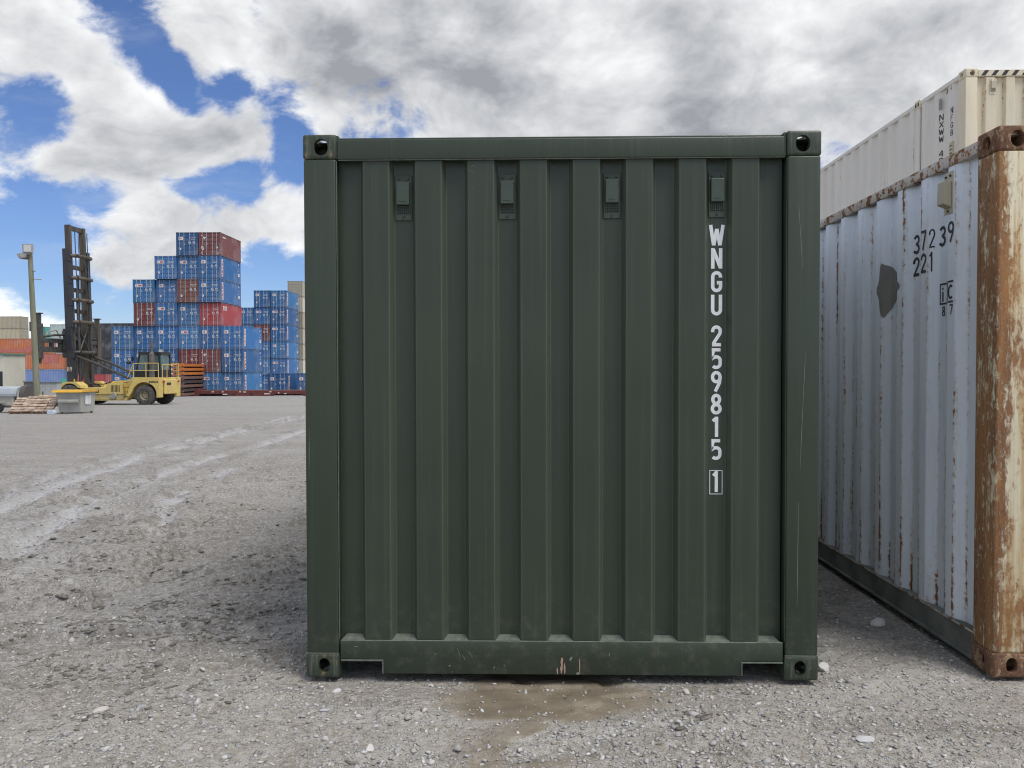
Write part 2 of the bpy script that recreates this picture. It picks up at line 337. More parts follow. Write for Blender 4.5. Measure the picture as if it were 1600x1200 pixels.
def surface(X, Y):
    """height and the wet / mud / loose masks of the yard at X, Y"""
    dist = np.hypot(X, Y); near = np.clip(1.5-dist/22, 0, 1)
    z = gz(X, Y)
    z = z+.05*np.clip((dist-6)/8, 0, 1)*(fbm(X*.8+3, Y*2.2, 13, 4, .6)-.5)*np.clip(1.6-dist/60, 0, 1)+.05*(fbm(X*.22, Y*.22, 3, 3)-.5)*np.clip((dist-4)/6, 0, 1)*np.clip(1.4-dist/70, .15, 1)
    z = z+.022*(fbm(X*1.3, Y*1.3, 11, 3)-.5)
    # lug prints and clods: long in one direction, steep on one side
    a = .30; U, V = X*np.cos(a)+Y*np.sin(a), -X*np.sin(a)+Y*np.cos(a)
    left = sstep(-.9, -2.4, X)*sstep(2.9, 4.2, Y)
    c = fbm(U*1.7+.8*fbm(X*2, Y*2, 5, 2), V*4.6, 21, 4, .55)
    lug = sstep(.47, .53, c)*.036+sstep(.56, .60, c)*.024+.04*np.abs(fbm(U*3.1, V*7.5, 23, 3, .6)-.5)
    dark_tint = np.maximum(np.exp(-((c-.492)/.022)**2), np.exp(-((c-.582)/.016)**2))*sstep(.34, .52, fbm(X*2.4, Y*2.4, 27, 3))*(.22+.78*left)*np.clip(1.5-dist/14, 0, 1)  # shaded sides of the lug prints, painted darker into the soil
    z = z+lug*(.22+.78*left)*np.clip(1.6-dist/14, 0, 1)
    z = z+(.012*(fbm(X*9, Y*9, 31, 3)-.5)+.009*(fbm(X*26, Y*26, 41, 3, .6)-.5))*near
    wet = np.zeros_like(X)
    br = fbm(X*.9, Y*.9, 51, 4, .6); st = fbm(X*3.6+Y*.9, Y*.7, 57, 5, .65)
    for pts, w in TRACKS:
        dd = path_dist(X, Y, pts); g = np.exp(-(dd/(w*1.25))**2)
        z = z-.030*np.exp(-(dd/w)**2)+.018*np.exp(-((dd-w*1.7)/(w*.7))**2)
        wet = np.maximum(wet, g*sstep(.47, .56, .35*br+.40*st+.25*fbm(X*5.5, Y*3.0, 59, 3, .7)+.01))
    for pts, w in TRACKS[:3]:
        dd = path_dist(X, Y, pts); wet = np.maximum(wet, .38*np.exp(-(dd/(w*4.0))**2)*sstep(.44, .56, .5*st+.5*fbm(X*7, Y*2.2, 58, 3, .7)))
        dark_tint = np.maximum(dark_tint, .55*np.exp(-((dd-w*2.6)/(w*1.0))**2)*sstep(.47, .58, fbm(X*2.2, Y*1.6, 55, 4, .65)))  # darker bands beside the ruts
    # muddy hollow where water runs out from under the green box
    mx, my = X-.07, Y-3.42
    rr = np.hypot(mx/.52, my/np.where(my > 0, .9, .22))+.55*(fbm(X*3.2, Y*3.2, 61, 3)-.5)
    mud = sstep(1.15, .62, rr)
    tail = np.exp(-((X-.02-.1*np.sin(Y*6))/.24)**2)*sstep(2.3, 2.6, Y)*sstep(3.5, 3.2, Y)*sstep(.4, .6, fbm(X*5, Y*5, 63, 3)+.08)
    mud2 = np.maximum(mud, tail*.9)
    gap = sstep(1.35, 1.6, X)*sstep(2.35, 2.15, X)*sstep(3.8, 4.6, Y); dark_tint = np.maximum(dark_tint, gap*(.35+.5*sstep(.4, .6, fbm(X*3, Y*3, 29, 3))))  # shade between the two boxes, painted into the ground colour
    flat = gz(X, Y)-.030+.014*fbm(X*6, Y*9, 65, 3)+.016*sstep(.55, .64, fbm(X*4, Y*9, 67, 3))
    z = z*(1-mud*.85)+flat*mud*.85
    # level under the boxes
    for x0, x1, y0, y1, t in ((-1.02, 1.32, 3.66, 9.6, -.012), (2.22, 4.5, 3.72, 9.6, .008)):
        inside = sstep(.25, 0., np.maximum.reduce([x0-X, X-x1, y0-Y, Y-y1, np.zeros_like(X)]))
        z = np.where(inside > 0, z*(1-inside)+(t-.012+np.minimum(z-gz(X, Y), .0))*inside, z)
    return z, wet, mud2, left, dark_tint
def mat_ground():
    m, k, b = mat_new('gravel_ground'); co = k.new('ShaderNodeTexCoord').outputs['Object']
    A = lambda n: k.new('ShaderNodeAttribute', attribute_name=n).outputs['Fac']
    wet, mud, left = A('wet'), A('mud'), A('loose')
    big = k.noise(co, .22, 5, .6); mid = k.noise(co, 2.1, 6, .65); fine = k.noise(co, 30, 5, .72); grit = k.noise(co, 170, 3, .65)
    drag = k.noise(k.scale(co, (.10, .55, 1)), 1.0, 7, .68, .6); drag2 = k.noise(k.scale(co, (.5, 1.8, 1)), 1.0, 6, .7, .5)
    c = k.mix(k.rng(big, .35, .65), (.305, .282, .238), (.360, .340, .300))
    py_ = k.new('ShaderNodeSeparateXYZ'); k.l.new(co, py_.inputs[0]); c = k.mix(k.math('MULTIPLY', k.rng(k.math('ADD', py_.outputs[1], k.math('MULTIPLY', drag, 16)), 38, 50), .75), c, (.47, .46, .435))
    c = k.mix(k.math('MULTIPLY', k.math('MULTIPLY', k.rng(py_.outputs[1], 8, 14), k.rng(py_.outputs[1], 42, 30)), k.rng(drag2, .25, .6, .85, .4)), c, (.310, .275, .215))
    c = k.mix(k.math('MULTIPLY', k.rng(drag, .47, .58), .62), c, (.235, .200, .152)); c = k.mix(k.math('MULTIPLY', k.rng(drag, .50, .36), .55), c, (.46, .44, .40))
    c = k.mix(k.math('MULTIPLY', k.rng(drag2, .52, .64), .60), c, (.185, .165, .135)); c = k.mix(k.math('MULTIPLY', k.rng(drag2, .47, .34), .55), c, (.48, .465, .435))
    c = k.mix(k.math('MULTIPLY', k.rng(mid, .42, .66), .45), c, (.45, .43, .39))
    c = k.mix(k.math('MULTIPLY', k.rng(mid, .48, .28), .5), c, (.20, .183, .158))
    c = k.mix(k.math('MULTIPLY', left, .55), c, (.205, .197, .187))
    c = k.mix(k.rng(fine, .44, .70, 0, .70), c, (.50, .49, .47)); c = k.mix(k.rng(fine, .48, .28, 0, .80), c, (.095, .087, .076)); c = k.mix(k.rng(grit, .50, .32, 0, .8), c, (.10, .094, .086)); c = k.mix(k.rng(grit, .56, .70, 0, .6), c, (.52, .51, .49))
    vo = k.new('ShaderNodeTexVoronoi'); vo.inputs['Scale'].default_value = 46; k.l.new(k.vmath('ADD', co, k.scale(k.noise(co, 30, 2, color=True), (.02, .02, .02))), vo.inputs['Vector'])
    sep = k.new('ShaderNodeSeparateColor'); k.l.new(vo.outputs['Color'], sep.inputs[0])
    stone = k.math('MULTIPLY', k.rng(vo.outputs['Distance'], .48, .30), k.rng(sep.outputs[0], .66, .70))
    sc_ = k.mix(sep.outputs[1], (.26, .262, .27), (.60, .59, .575)); c = k.mix(k.math('MULTIPLY', stone, .85), c, sc_)
    v2 = k.new('ShaderNodeTexVoronoi'); v2.inputs['Scale'].default_value = 9; k.l.new(co, v2.inputs['Vector']); s2 = k.new('ShaderNodeSeparateColor'); k.l.new(v2.outputs['Color'], s2.inputs[0])
    far_st = k.math('MULTIPLY', k.rng(v2.outputs['Distance'], .26, .14), k.rng(s2.outputs[0], .78, .82)); c = k.mix(k.math('MULTIPLY', far_st, .55), c, (.46, .45, .44))
    c = k.mix(k.math('MULTIPLY', A('dark_tint'), k.rng(fine, .25, .6, .95, .55)), c, (.095, .087, .075))  # painted shade and rut bands darken the ground here
    mudc = k.mix(k.rng(k.noise(co, 7, 5), .35, .7), (.165, .134, .094), (.235, .196, .142)); c = k.mix(k.math('MULTIPLY', mud, .93), c, mudc)
    wf = k.math('MULTIPLY', wet, k.rng(fine, .30, .55, .45, 1))
    c = k.mix(k.math('MULTIPLY', wf, .62), c, (.52, .52, .53))  # sky reflected in the wet tracks, painted in as a paler colour
    k.put(b.inputs['Base Color'], c)
    ro = k.math('SUBTRACT', .93, k.math('MULTIPLY', wf, .62)); ro = k.math('SUBTRACT', ro, k.math('MULTIPLY', mud, .42)); k.put(b.inputs['Roughness'], ro)
    h = k.math('ADD', k.math('MULTIPLY', fine, .7), k.math('ADD', k.math('MULTIPLY', grit, .22), k.math('MULTIPLY', stone, .55)))
    h = k.math('ADD', h, k.math('MULTIPLY', k.noise(co, 5, 5, .6), 1.6)); h = k.math('MULTIPLY', h, k.math('SUBTRACT', 1.0, k.math('MULTIPLY', mud, .85)))
    bump(k, b, h, 1.0, .016); return m
M['ground'] = mat_ground()
def build_ground():
    ang = np.concatenate([np.linspace(-46, 46, 860), np.linspace(46, 314, 92)[1:-1]]); ang = np.radians(ang)
    r = np.concatenate([[.25, .8, 1.4, 1.9], 1/np.linspace(1/2.2, 1/70., 560), np.geomspace(73, 4500, 34)])
    A_, R_ = np.meshgrid(ang, r); X = np.sin(A_)*R_; Y = np.cos(A_)*R_
    z, wet, mud, left, dark_tint = surface(X, Y)
    V = np.stack([X, Y, z], -1).reshape(-1, 3); na, nr = len(ang), len(r)
    i = np.arange(nr-1)[:, None]*na; j = np.arange(na)[None]; j2 = (j+1) % na
    Fq = np.stack([i+j, i+j2, i+na+j2, i+na+j], -1).reshape(-1, 4)[:, ::-1]
    me = np_mesh('ground', V, Fq, True)
    for n, a in (('wet', wet), ('mud', mud), ('loose', left), ('dark_tint', dark_tint)): attr(me, n, a.ravel())
    o = link('ground', me, M['ground']); o['kind'] = 'structure'; o['label'] = 'grey brown gravel yard with wheel tracks and a muddy patch'
    # the middle, under the camera
    return o
build_ground()

def mat_stone():
    m, k, b = mat_new('gravel_stone'); co = k.new('ShaderNodeTexCoord').outputs['Object']; t = k.new('ShaderNodeAttribute', attribute_name='tone').outputs['Fac']
    n = k.noise(co, 60, 4, .6); c = k.mix(t, (.20, .19, .175), (.66, .65, .63)); c = k.mix(k.rng(n, .4, .7, 0, .35), c, (.33, .325, .32))
    t2 = k.math('FRACT', k.math('MULTIPLY', t, 37.7)); c = k.mix(k.rng(t2, .55, .95, 0, .35), c, (.36, .38, .42)); c = k.mix(k.rng(t2, .16, .0, 0, .4), c, (.40, .32, .22))
    k.put(b.inputs['Base Color'], c); b.inputs['Roughness'].default_value = .85; bump(k, b, n, .4, .004); return m
M['stone'] = mat_stone()
ICO_V = None
def ico():
    bm = bmesh.new(); bmesh.ops.create_icosphere(bm, subdivisions=1, radius=1); v = np.array([x.co for x in bm.verts]); f = np.array([[x.index for x in q.verts] for q in bm.faces]); bm.free(); return v, f
def stones(name, n, rmin, rmax, dmin, dmax, seed, power, label, cluster=.5):
    rg = np.random.default_rng(seed); v, f = ico()
    d = 1/rg.uniform(1/dmax, 1/dmin, n*2); a = np.radians(rg.uniform(-44, 44, n*2)); X = np.sin(a)*d; Y = np.cos(a)*d
    cl = fbm(X*1.8, Y*1.8, 71, 3); ok = rg.random(n*2) < (1-cluster)+cluster*2*sstep(.42, .62, cl)
    inbox = ((X > -1.0) & (X < 1.3) & (Y > 3.7) & (Y < 9.6)) | ((X > 2.25) & (Y > 3.75) & (Y < 9.6))
    mm = surface(X, Y)[2]; ok &= ~inbox & (rg.random(n*2) > mm*.80); X, Y = X[ok][:n], Y[ok][:n]; n = len(X)
    z = surface(X, Y)[0]; s = rmin*(rmax/rmin)**(rg.random(n)**power)
    P = v[None]*rg.uniform(.42, 1.35, (n, len(v), 1)); P = P*np.stack([rg.uniform(.8, 1.35, n), rg.uniform(.6, 1.0, n), rg.uniform(.35, .7, n)], -1)[:, None]
    th = rg.uniform(0, 6.283, n); c_, s_ = np.cos(th)[:, None], np.sin(th)[:, None]; tx = rg.normal(0, .3, n)[:, None]
    x, y, q = P[..., 0], P[..., 1], P[..., 2]; q, x = q+tx*x, x-tx*q; P = np.stack([x*c_-y*s_, x*s_+y*c_, q], -1)*s[:, None, None]
    P = P+np.stack([X, Y, z+s*.22], -1)[:, None]
    Fq = (f[None]+np.arange(n)[:, None, None]*len(v)).reshape(-1, 3)
    me = np_mesh(name, P.reshape(-1, 3), Fq); attr(me, 'tone', np.repeat(np.clip(rg.beta(1.6, 1.9, n), 0, 1), len(v)))
    o = link(name, me, M['stone']); tag(o, label, 'gravel', kind='stuff'); return o
stones('gravel', 34000, .0025, .0135, 2.3, 14, 5, 2.3, 'loose grey and white gravel scattered over the whole yard')
stones('crushed_rock', 520, .013, .024, 2.4, 22, 9, 2.8, 'larger broken stones strewn among the finer gravel')
def clods():
    rg = np.random.default_rng(21); v, f = ico(); n = 7000; d = 1/rg.uniform(1/13., 1/2.9, n*4); a = np.radians(rg.uniform(-44, 20, n*4)); X = np.sin(a)*d; Y = np.cos(a)*d
    sf = surface(X, Y); lf = sf[3]; cl = fbm(X*1.6+Y*.4, Y*4.2-X*.9, 73, 4, .6); ok = (rg.random(n*4) < (.03+.97*lf)*sstep(.50, .60, cl)) & (Y > 2.4) & ~((X > -1.03) & (Y > 3.62)) & (sf[2] < .4); X, Y, z = X[ok][:n], Y[ok][:n], sf[0][ok][:n]; n = len(X)
    s = .006*(3.4)**(rg.random(n)**2.0); P = v[None]*rg.uniform(.55, 1.3, (n, len(v), 1)); P = P*np.stack([rg.uniform(1.2, 2.4, n), rg.uniform(.7, 1.1, n), rg.uniform(.40, .75, n)], -1)[:, None]
    th = rg.normal(.30, .35, n); c_, s_ = np.cos(th)[:, None], np.sin(th)[:, None]; x, y, q = P[..., 0], P[..., 1], P[..., 2]; P = np.stack([x*c_-y*s_, x*s_+y*c_, q], -1)*s[:, None, None]+np.stack([X, Y, z+s*.05], -1)[:, None]
    me = np_mesh('soil_clods', P.reshape(-1, 3), (f[None]+np.arange(n)[:, None, None]*len(v)).reshape(-1, 3), True)
    m = simple('damp_soil', (.215, .20, .175), (.13, .12, .104), .95, scale=18, bmp=.8); tag(link('soil_clods', me, m), 'dark crumbled soil clods and tyre lug marks left of green container', 'soil', kind='stuff')
clods()
def rock(x, y, s, lab, tone, flat=.5, seed=1, rz=0):
    rg = np.random.default_rng(seed); bm = bmesh.new(); bmesh.ops.create_icosphere(bm, subdivisions=2, radius=1)
    pl = [(Vector(rg.normal(0, 1, 3)).normalized(), rg.uniform(.55, .8)) for _ in range(9)]
    for v in bm.verts:
        for nrm, dd in pl:
            e = v.co.dot(nrm)-dd
            if e > 0: v.co -= nrm*e
        v.co = Vector((v.co.x*1.2, v.co.y*.85, v.co.z*flat))*s
    me = bpy.data.meshes.new('rock'); bm.to_mesh(me); n = len(bm.verts); bm.free(); attr(me, 'tone', np.full(n, tone))
    o = link('rock', me, M['stone']); z = float(surface(np.array([x]), np.array([y]))[0][0]); o.location = (x, y, z+s*flat*.35); o.rotation_euler = (.1, -.12, rz)
    tag(o, lab, 'rock', 'larger rocks lying on the gravel')
rock(2.02, 4.46, .052, 'fist-sized pale rock on dark gravel between green and pale blue containers', .8, .6, 3, .6)
rock(1.455, 3.80, .036, 'pale angular rock beside the lower right corner of green container', .75, .7, 4, 1.1)
rock(-4.85, 7.05, .085, 'flat pale stone at the left edge of the wheel-marked ground', .6, .35, 5, .2)
rock(-.89, 3.5, .020, 'small white stone just in front of green container near its left notch', .95, .6, 6, .4)
rock(.72, 3.50, .022, 'bluish white stone in front of green container left of right notch', .85, .7, 7, 2.0)
rock(1.33, 3.05, .034, 'flat cream stone on the gravel at the lower right foreground', .9, .4, 8, .1)
rock(-.62, 2.95, .024, 'pale stone lying alone in foreground below the green container left half', .8, .6, 9, 1.4)
rock(-1.85, 3.25, .030, 'light grey stone in the left foreground beside dark clods', .85, .5, 10, .9)

# ------------------------------------------------------------------ stroke lettering
def arc(cx, cy, rx, ry, a0, a1, n=9): return [(cx+rx*math.cos(R(a0+(a1-a0)*i/n)), cy+ry*math.sin(R(a0+(a1-a0)*i/n))) for i in range(n+1)]
GL = {
 'W': [[(.02, 1), (.135, 0)], [(.135, 0), (.25, .80)], [(.25, .80), (.365, 0)], [(.365, 0), (.48, 1)]], 'N': [[(.065, 0), (.065, 1)], [(.435, 0), (.435, 1)], [(.085, .95), (.415, .05)]],
 'G': [[(.435, .70)]+arc(.25, .74, .185, .195, 0, 180)+arc(.25, .26, .185, .195, 180, 360)+[(.435, .45), (.26, .45)]],
 'U': [[(.065, 1)]+arc(.25, .26, .185, .195, 180, 360)+[(.435, 1)]],
 '2': [[(.065, .68)]+arc(.25, .74, .185, .195, 180, 0)+[(.42, .62), (.10, .12)], [(.035, .065), (.47, .065)]],
 '5': [[(.45, .935), (.10, .935), (.085, .52)]+arc(.24, .42, .195, .17, 135, 0)+arc(.24, .255, .195, .19, 0, -140)],
 '9': [arc(.25, .71, .185, .225, -60, 300, 18), [(.435, .68), (.40, .42), (.20, 0)]],
 '8': [arc(.25, .735, .165, .20, -90, 270, 16), arc(.25, .27, .19, .205, -90, 270, 16)],
 '1': [[(.09, .78), (.25, .93)], [(.27, 1), (.27, 0)]],
 '3': [arc(.24, .735, .185, .20, 155, -75, 10), arc(.24, .265, .195, .205, 82, -155, 12), [(.18, .535), (.26, .52)]],
 '7': [[(.03, .935), (.465, .935)], [(.42, .90), (.18, 0)]], '4': [[(.36, 0), (.36, 1)], [(.34, .95), (.06, .32)], [(.03, .30), (.48, .30)]],
 '0': [arc(.25, .74, .185, .195, 0, 180)+arc(.25, .26, .185, .195, 180, 360)+[(.435, .74)]],
 'F': [[(.065, 0), (.065, .935), (.45, .935)], [(.065, .5), (.38, .5)]],
 'B': [[(.065, .5), (.065, .935), (.26, .935)]+arc(.26, .73, .15, .205, 80, -80, 8)+[(.10, .515)], [(.065, .53), (.065, .065), (.25, .065)]+arc(.25, .28, .19, .215, -80, 80, 8)+[(.12, .495)]],
 'X': [[(.05, 0), (.45, 1)], [(.05, 1), (.45, 0)]], 'H': [[(.065, 0), (.065, 1)], [(.435, 0), (.435, 1)], [(.065, .5), (.435, .5)]],
 'i': [[(.25, 0), (.25, .66)], [(.25, .80), (.25, .95)]], 'c': [arc(.27, .35, .2, .30, 50, 310, 14)],
 'Y': [[(.03, 1), (.25, .5), (.25, 0)], [(.47, 1), (.25, .5)]], 'S': [arc(.25, .735, .185, .20, 30, 250, 10)+arc(.25, .275, .19, .21, 100, -150, 12)],
 'T': [[(0, .935), (.5, .935)], [(.25, .9), (.25, 0)]], 'E': [[(.45, .935), (.065, .935), (.065, .065), (.45, .065)], [(.065, .5), (.38, .5)]], 'R': [[(.065, 0), (.065, .935), (.26, .935)]+arc(.26, .70, .17, .235, 80, -80, 8)+[(.10, .465)], [(.25, .46), (.45, 0)]],
 '|': [[(.25, 0), (.25, 1)]],
}
def strip(pts, t):
    """polyline as a ribbon of quads of width t, mitred"""
    P = [Vector((p[0], p[1])) for p in pts]; n = len(P); L, Rr = [], []
    for i in range(n):
        d0 = (P[i]-P[i-1]).normalized() if i else None; d1 = (P[i+1]-P[i]).normalized() if i < n-1 else None
        d = (d0+d1) if d0 is not None and d1 is not None else (d0 or d1)
        if d.length < 1e-4: d = d1
        d.normalize(); nn = Vector((-d.y, d.x)); ref = d1 if d1 is not None else d0; cs = max(.62, abs(nn.dot(Vector((-ref.y, ref.x)))))
        L.append(P[i]+nn*t/2/cs); Rr.append(P[i]-nn*t/2/cs)
    return L, Rr
def glyph(ch, w, h, t, place, sub=1):
    """flat letter: place(u, v, k) turns letter metres into a point; k lifts later strokes a hair"""
    mb = MB()
    for si, st in enumerate(GL[ch]):
        pts = [(p[0]*2*w, p[1]*h) for p in st]
        pts2 = []
        for a, b in zip(pts[:-1], pts[1:]):
            m = max(1, int(math.hypot(b[0]-a[0], b[1]-a[1])/sub)) if sub < 1 else 1
            pts2 += [(a[0]+(b[0]-a[0])*i/m, a[1]+(b[1]-a[1])*i/m) for i in range(m)]
        pts2.append(pts[-1]); Lf, Rt = strip(pts2, t)
        vs = []
        for l, r_ in zip(Lf, Rt): vs += [place(l.x, l.y, si), place(r_.x, r_.y, si)]
        mb.add(vs, [(2*i, 2*i+1, 2*i+3, 2*i+2) for i in range(len(Lf)-1)])
    return mb

# ------------------------------------------------------------------ near containers
W_ = 2.438
def box_mesh_bm(x0, x1, y0, y1, z0, z1, bev=0, seg=3):
    bm = bmesh.new(); MBx = MB().box(x0, x1, y0, y1, z0, z1); vs = [bm.verts.new(v) for v in MBx.v]
    for f in MBx.f: bm.faces.new([vs[i] for i in f])
    bmesh.ops.recalc_face_normals(bm, faces=bm.faces)
    if bev: bmesh.ops.bevel(bm, geom=list(bm.edges), offset=bev, segments=seg, affect='EDGES', profile=.5)
    return bm
def stadium(w, h, n=8, flat_top=False):
    r = min(w, h)/2; pts = []
    if h >= w: c = [(0, h/2-r, 0, 180), (0, -h/2+r, 180, 360)]
    else: c = [(w/2-r, 0, -90, 90), (-w/2+r, 0, 90, 270)]
    for cx, cy, a0, a1 in c: pts += arc(cx, cy, r, r, a0, a1, n)
    return pts
def casting(top):
    """corner fitting for the front left corner: hollow block with openings in front, outer side and top or bottom"""
    sx, sy, sz = .162, .178, .118
    def ob(bm):
        me = bpy.data.meshes.new('tmp'); bm.to_mesh(me); bm.free(); o = bpy.data.objects.new('tmp', me); COL.objects.link(o); return o
    base = ob(box_mesh_bm(0, sx, 0, sy, 0, sz, .013, 3)); tools = [ob(box_mesh_bm(.024, sx-.024, .024, sy-.024, .024, sz-.024))]
    fw, fh = (.066, .078) if top else (.052, .072)
    def pris(poly, a, b, ax):
        mb = MB().prism(poly, a, b, ax); me = mb.mesh('tmp'); o = bpy.data.objects.new('tmp', me); COL.objects.link(o); return o
    cx, cz = .088, (.056 if top else .060)
    tools.append(pris([(cx+u, cz+v) for u, v in stadium(fw, fh)], -.02, .05, 'y'))
    tools.append(pris([(.095+u, cz+v) for u, v in stadium(.060 if top else .052, .072)], -.02, .05, 'x'))
    tools.append(pris([(.085+u, .09+v) for u, v in stadium(.064, .124)], sz-.05, sz+.02, 'z') if top else pris([(.085+u, .09+v) for u, v in stadium(.064, .124)], -.02, .05, 'z'))
    for t in tools:
        md = base.modifiers.new('b', 'BOOLEAN'); md.operation = 'DIFFERENCE'; md.object = t; md.solver = 'EXACT'
    dg = bpy.context.evaluated_depsgraph_get(); me = bpy.data.meshes.new_from_object(base.evaluated_get(dg)); me.name = 'corner_casting'
    for o in [base]+tools: bpy.data.objects.remove(o)
    me.materials.clear(); me.polygons.foreach_set('use_smooth', [True]*len(me.polygons)); me.set_sharp_from_angle(angle=R(35))
    return me
CAST = {True: casting(True), False: casting(False)}
def casting_at(x, y, z, fx, fy, top, mat, parent, W, L):
    """copy of the fitting, mirrored for the other corners"""
    me = CAST[top].copy(); me.materials.clear(); co = np.empty(len(me.vertices)*3, np.float32); me.vertices.foreach_get('co', co); co = co.reshape(-1, 3)
    if fx: co[:, 0] = -co[:, 0]
    if fy: co[:, 1] = -co[:, 1]
    co += np.array([x, y, z]); me.vertices.foreach_set('co', co.ravel())
    if fx != fy: me.flip_normals()
    me.update(); return link('corner_casting', me, mat, parent)
def round_profile(pts, r=.006):
    out = [pts[0]]
    for a, b, c in zip(pts[:-2], pts[1:-1], pts[2:]):
        a, b, c = Vector(a), Vector(b), Vector(c); d0 = (a-b).normalized(); d1 = (c-b).normalized()
        if abs(d0.dot(d1)) > .999: out.append(tuple(b)); continue
        for t in (0, .33, .67, 1):
            p = b+d0*r*(1-t)**2+d1*r*t*t; out.append((p.x, p.y))
    return out+[pts[-1]]
def corr_profile(u0, u1, first, flat_o, slope, flat_i, depth, start='i'):
    """profile (u, depth): outer flats at 0, inner flats at depth; begins with an inner (or outer) flat of width first"""
    pts = [(u0, depth if start == 'i' else 0)]; u = u0+first; d = start
    while True:
        pts.append((min(u, u1), depth if d == 'i' else 0))
        if u+slope >= u1: break
        u += slope; d = 'o' if d == 'i' else 'i'; pts.append((u, depth if d == 'i' else 0)); u += flat_o if d == 'o' else flat_i
        if u >= u1: pts.append((u1, depth if d == 'i' else 0)); break
    if pts[-1][0] < u1-1e-6: pts.append((u1, pts[-1][1]))
    return pts
def prof_at(pts, u):
    return float(np.interp(u, [p[0] for p in pts], [p[1] for p in pts]))
def corr_panel(name, prof, z0, z1, mapf, mat, parent, r=.006, edge=True, color=None, nz=1):
    """corrugated sheet; mapf(u, d, z) places it"""
    P = round_profile(prof, r) if r else prof; corners = [p[0] for p in prof[1:-1]]
    if edge:       # narrow strips beside every fold so that wear or a painted highlight can sit on the fold
        us = sorted(set([p[0] for p in P]+[c+s for c in corners for s in (-.022, .022) if prof[0][0] < c+s < prof[-1][0]]))
        P = [(u, float(np.interp(u, [p[0] for p in P], [p[1] for p in P]))) for u in us]
    V, E, Fq = [], [], []; n = len(P)
    for iz in range(nz+1):
        z = z0+(z1-z0)*iz/nz
        for u, d in P: V.append(mapf(u, d, z)); E.append(max([max(0, 1-abs(u-c)/.02) for c in corners] or [0]))
    for iz in range(nz):
        for i in range(n-1): Fq.append((iz*n+i, iz*n+i+1, (iz+1)*n+i+1, (iz+1)*n+i))
    me = np_mesh(name, np.array(V), np.array(Fq)); me.polygons.foreach_set('use_smooth', [True]*len(Fq)); me.set_sharp_from_angle(angle=R(32))
    if edge: attr(me, 'edge', E)
    return link(name, me, mat, parent, color)
def vent_on(parent, place, w, h, mats, depth=.020):
    """ventilator: base plate, hooded cover, mesh below it and three bolts; place(u, v, d) from its centre, d outwards"""
    plate, cover, mesh_, bolt = mats
    def bx(mb, u0, u1, v0, v1, d0, d1):
        vs = [place(u, v, d) for d in (d0, d1) for v in (v0, v1) for u in (u0, u1)]
        return mb.add(vs, [(0, 2, 3, 1), (4, 5, 7, 6), (0, 1, 5, 4), (2, 6, 7, 3), (0, 4, 6, 2), (1, 3, 7, 5)])
    v = bx(MB(), -w/2, w/2, -h/2, h/2, .0, .006).build('ventilator', plate, parent, .0015, 2)
    cw = w*.41
    m = MB(); vs = [place(*p) for p in ((-cw, .155*h, .006), (cw, .155*h, .006), (cw, -.165*h, .006), (-cw, -.165*h, .006))]
    m = bx(MB(), -cw, cw*.92, -.170*h, .345*h, .006, .006+depth)
    m.build('cover', cover, v, .004, 2)
    bx(MB(), -cw*.55, cw*.45, -.095*h, -.085*h, .006+depth, .0075+depth).build('embossed_line', plate, v)
    bx(MB(), -cw*.95, cw*1.02, -.355*h, -.172*h, .006, .0075).build('vent_mesh', mesh_, v)
    g = MB()
    for i in range(7): u = -cw*.95+cw*1.97*(i+.5)/7; bx(g, u-.0011, u+.0011, -.355*h, -.172*h, .0078, .0100)
    for i in range(5): vv = -.355*h+.183*h*(i+.5)/5; bx(g, -cw*.95, cw*1.02, vv-.0010, vv+.0010, .0080, .0095)
    g.build('mesh_bars', plate, v)
    for u, vv in ((-cw*.75, .425*h), (cw*.62, .425*h), (0.0, -.425*h)):
        MB().cyl(place(u, vv, .005), place(u, vv, .0125), .0065, .0055, 8).build('bolt', bolt, v)
    return v

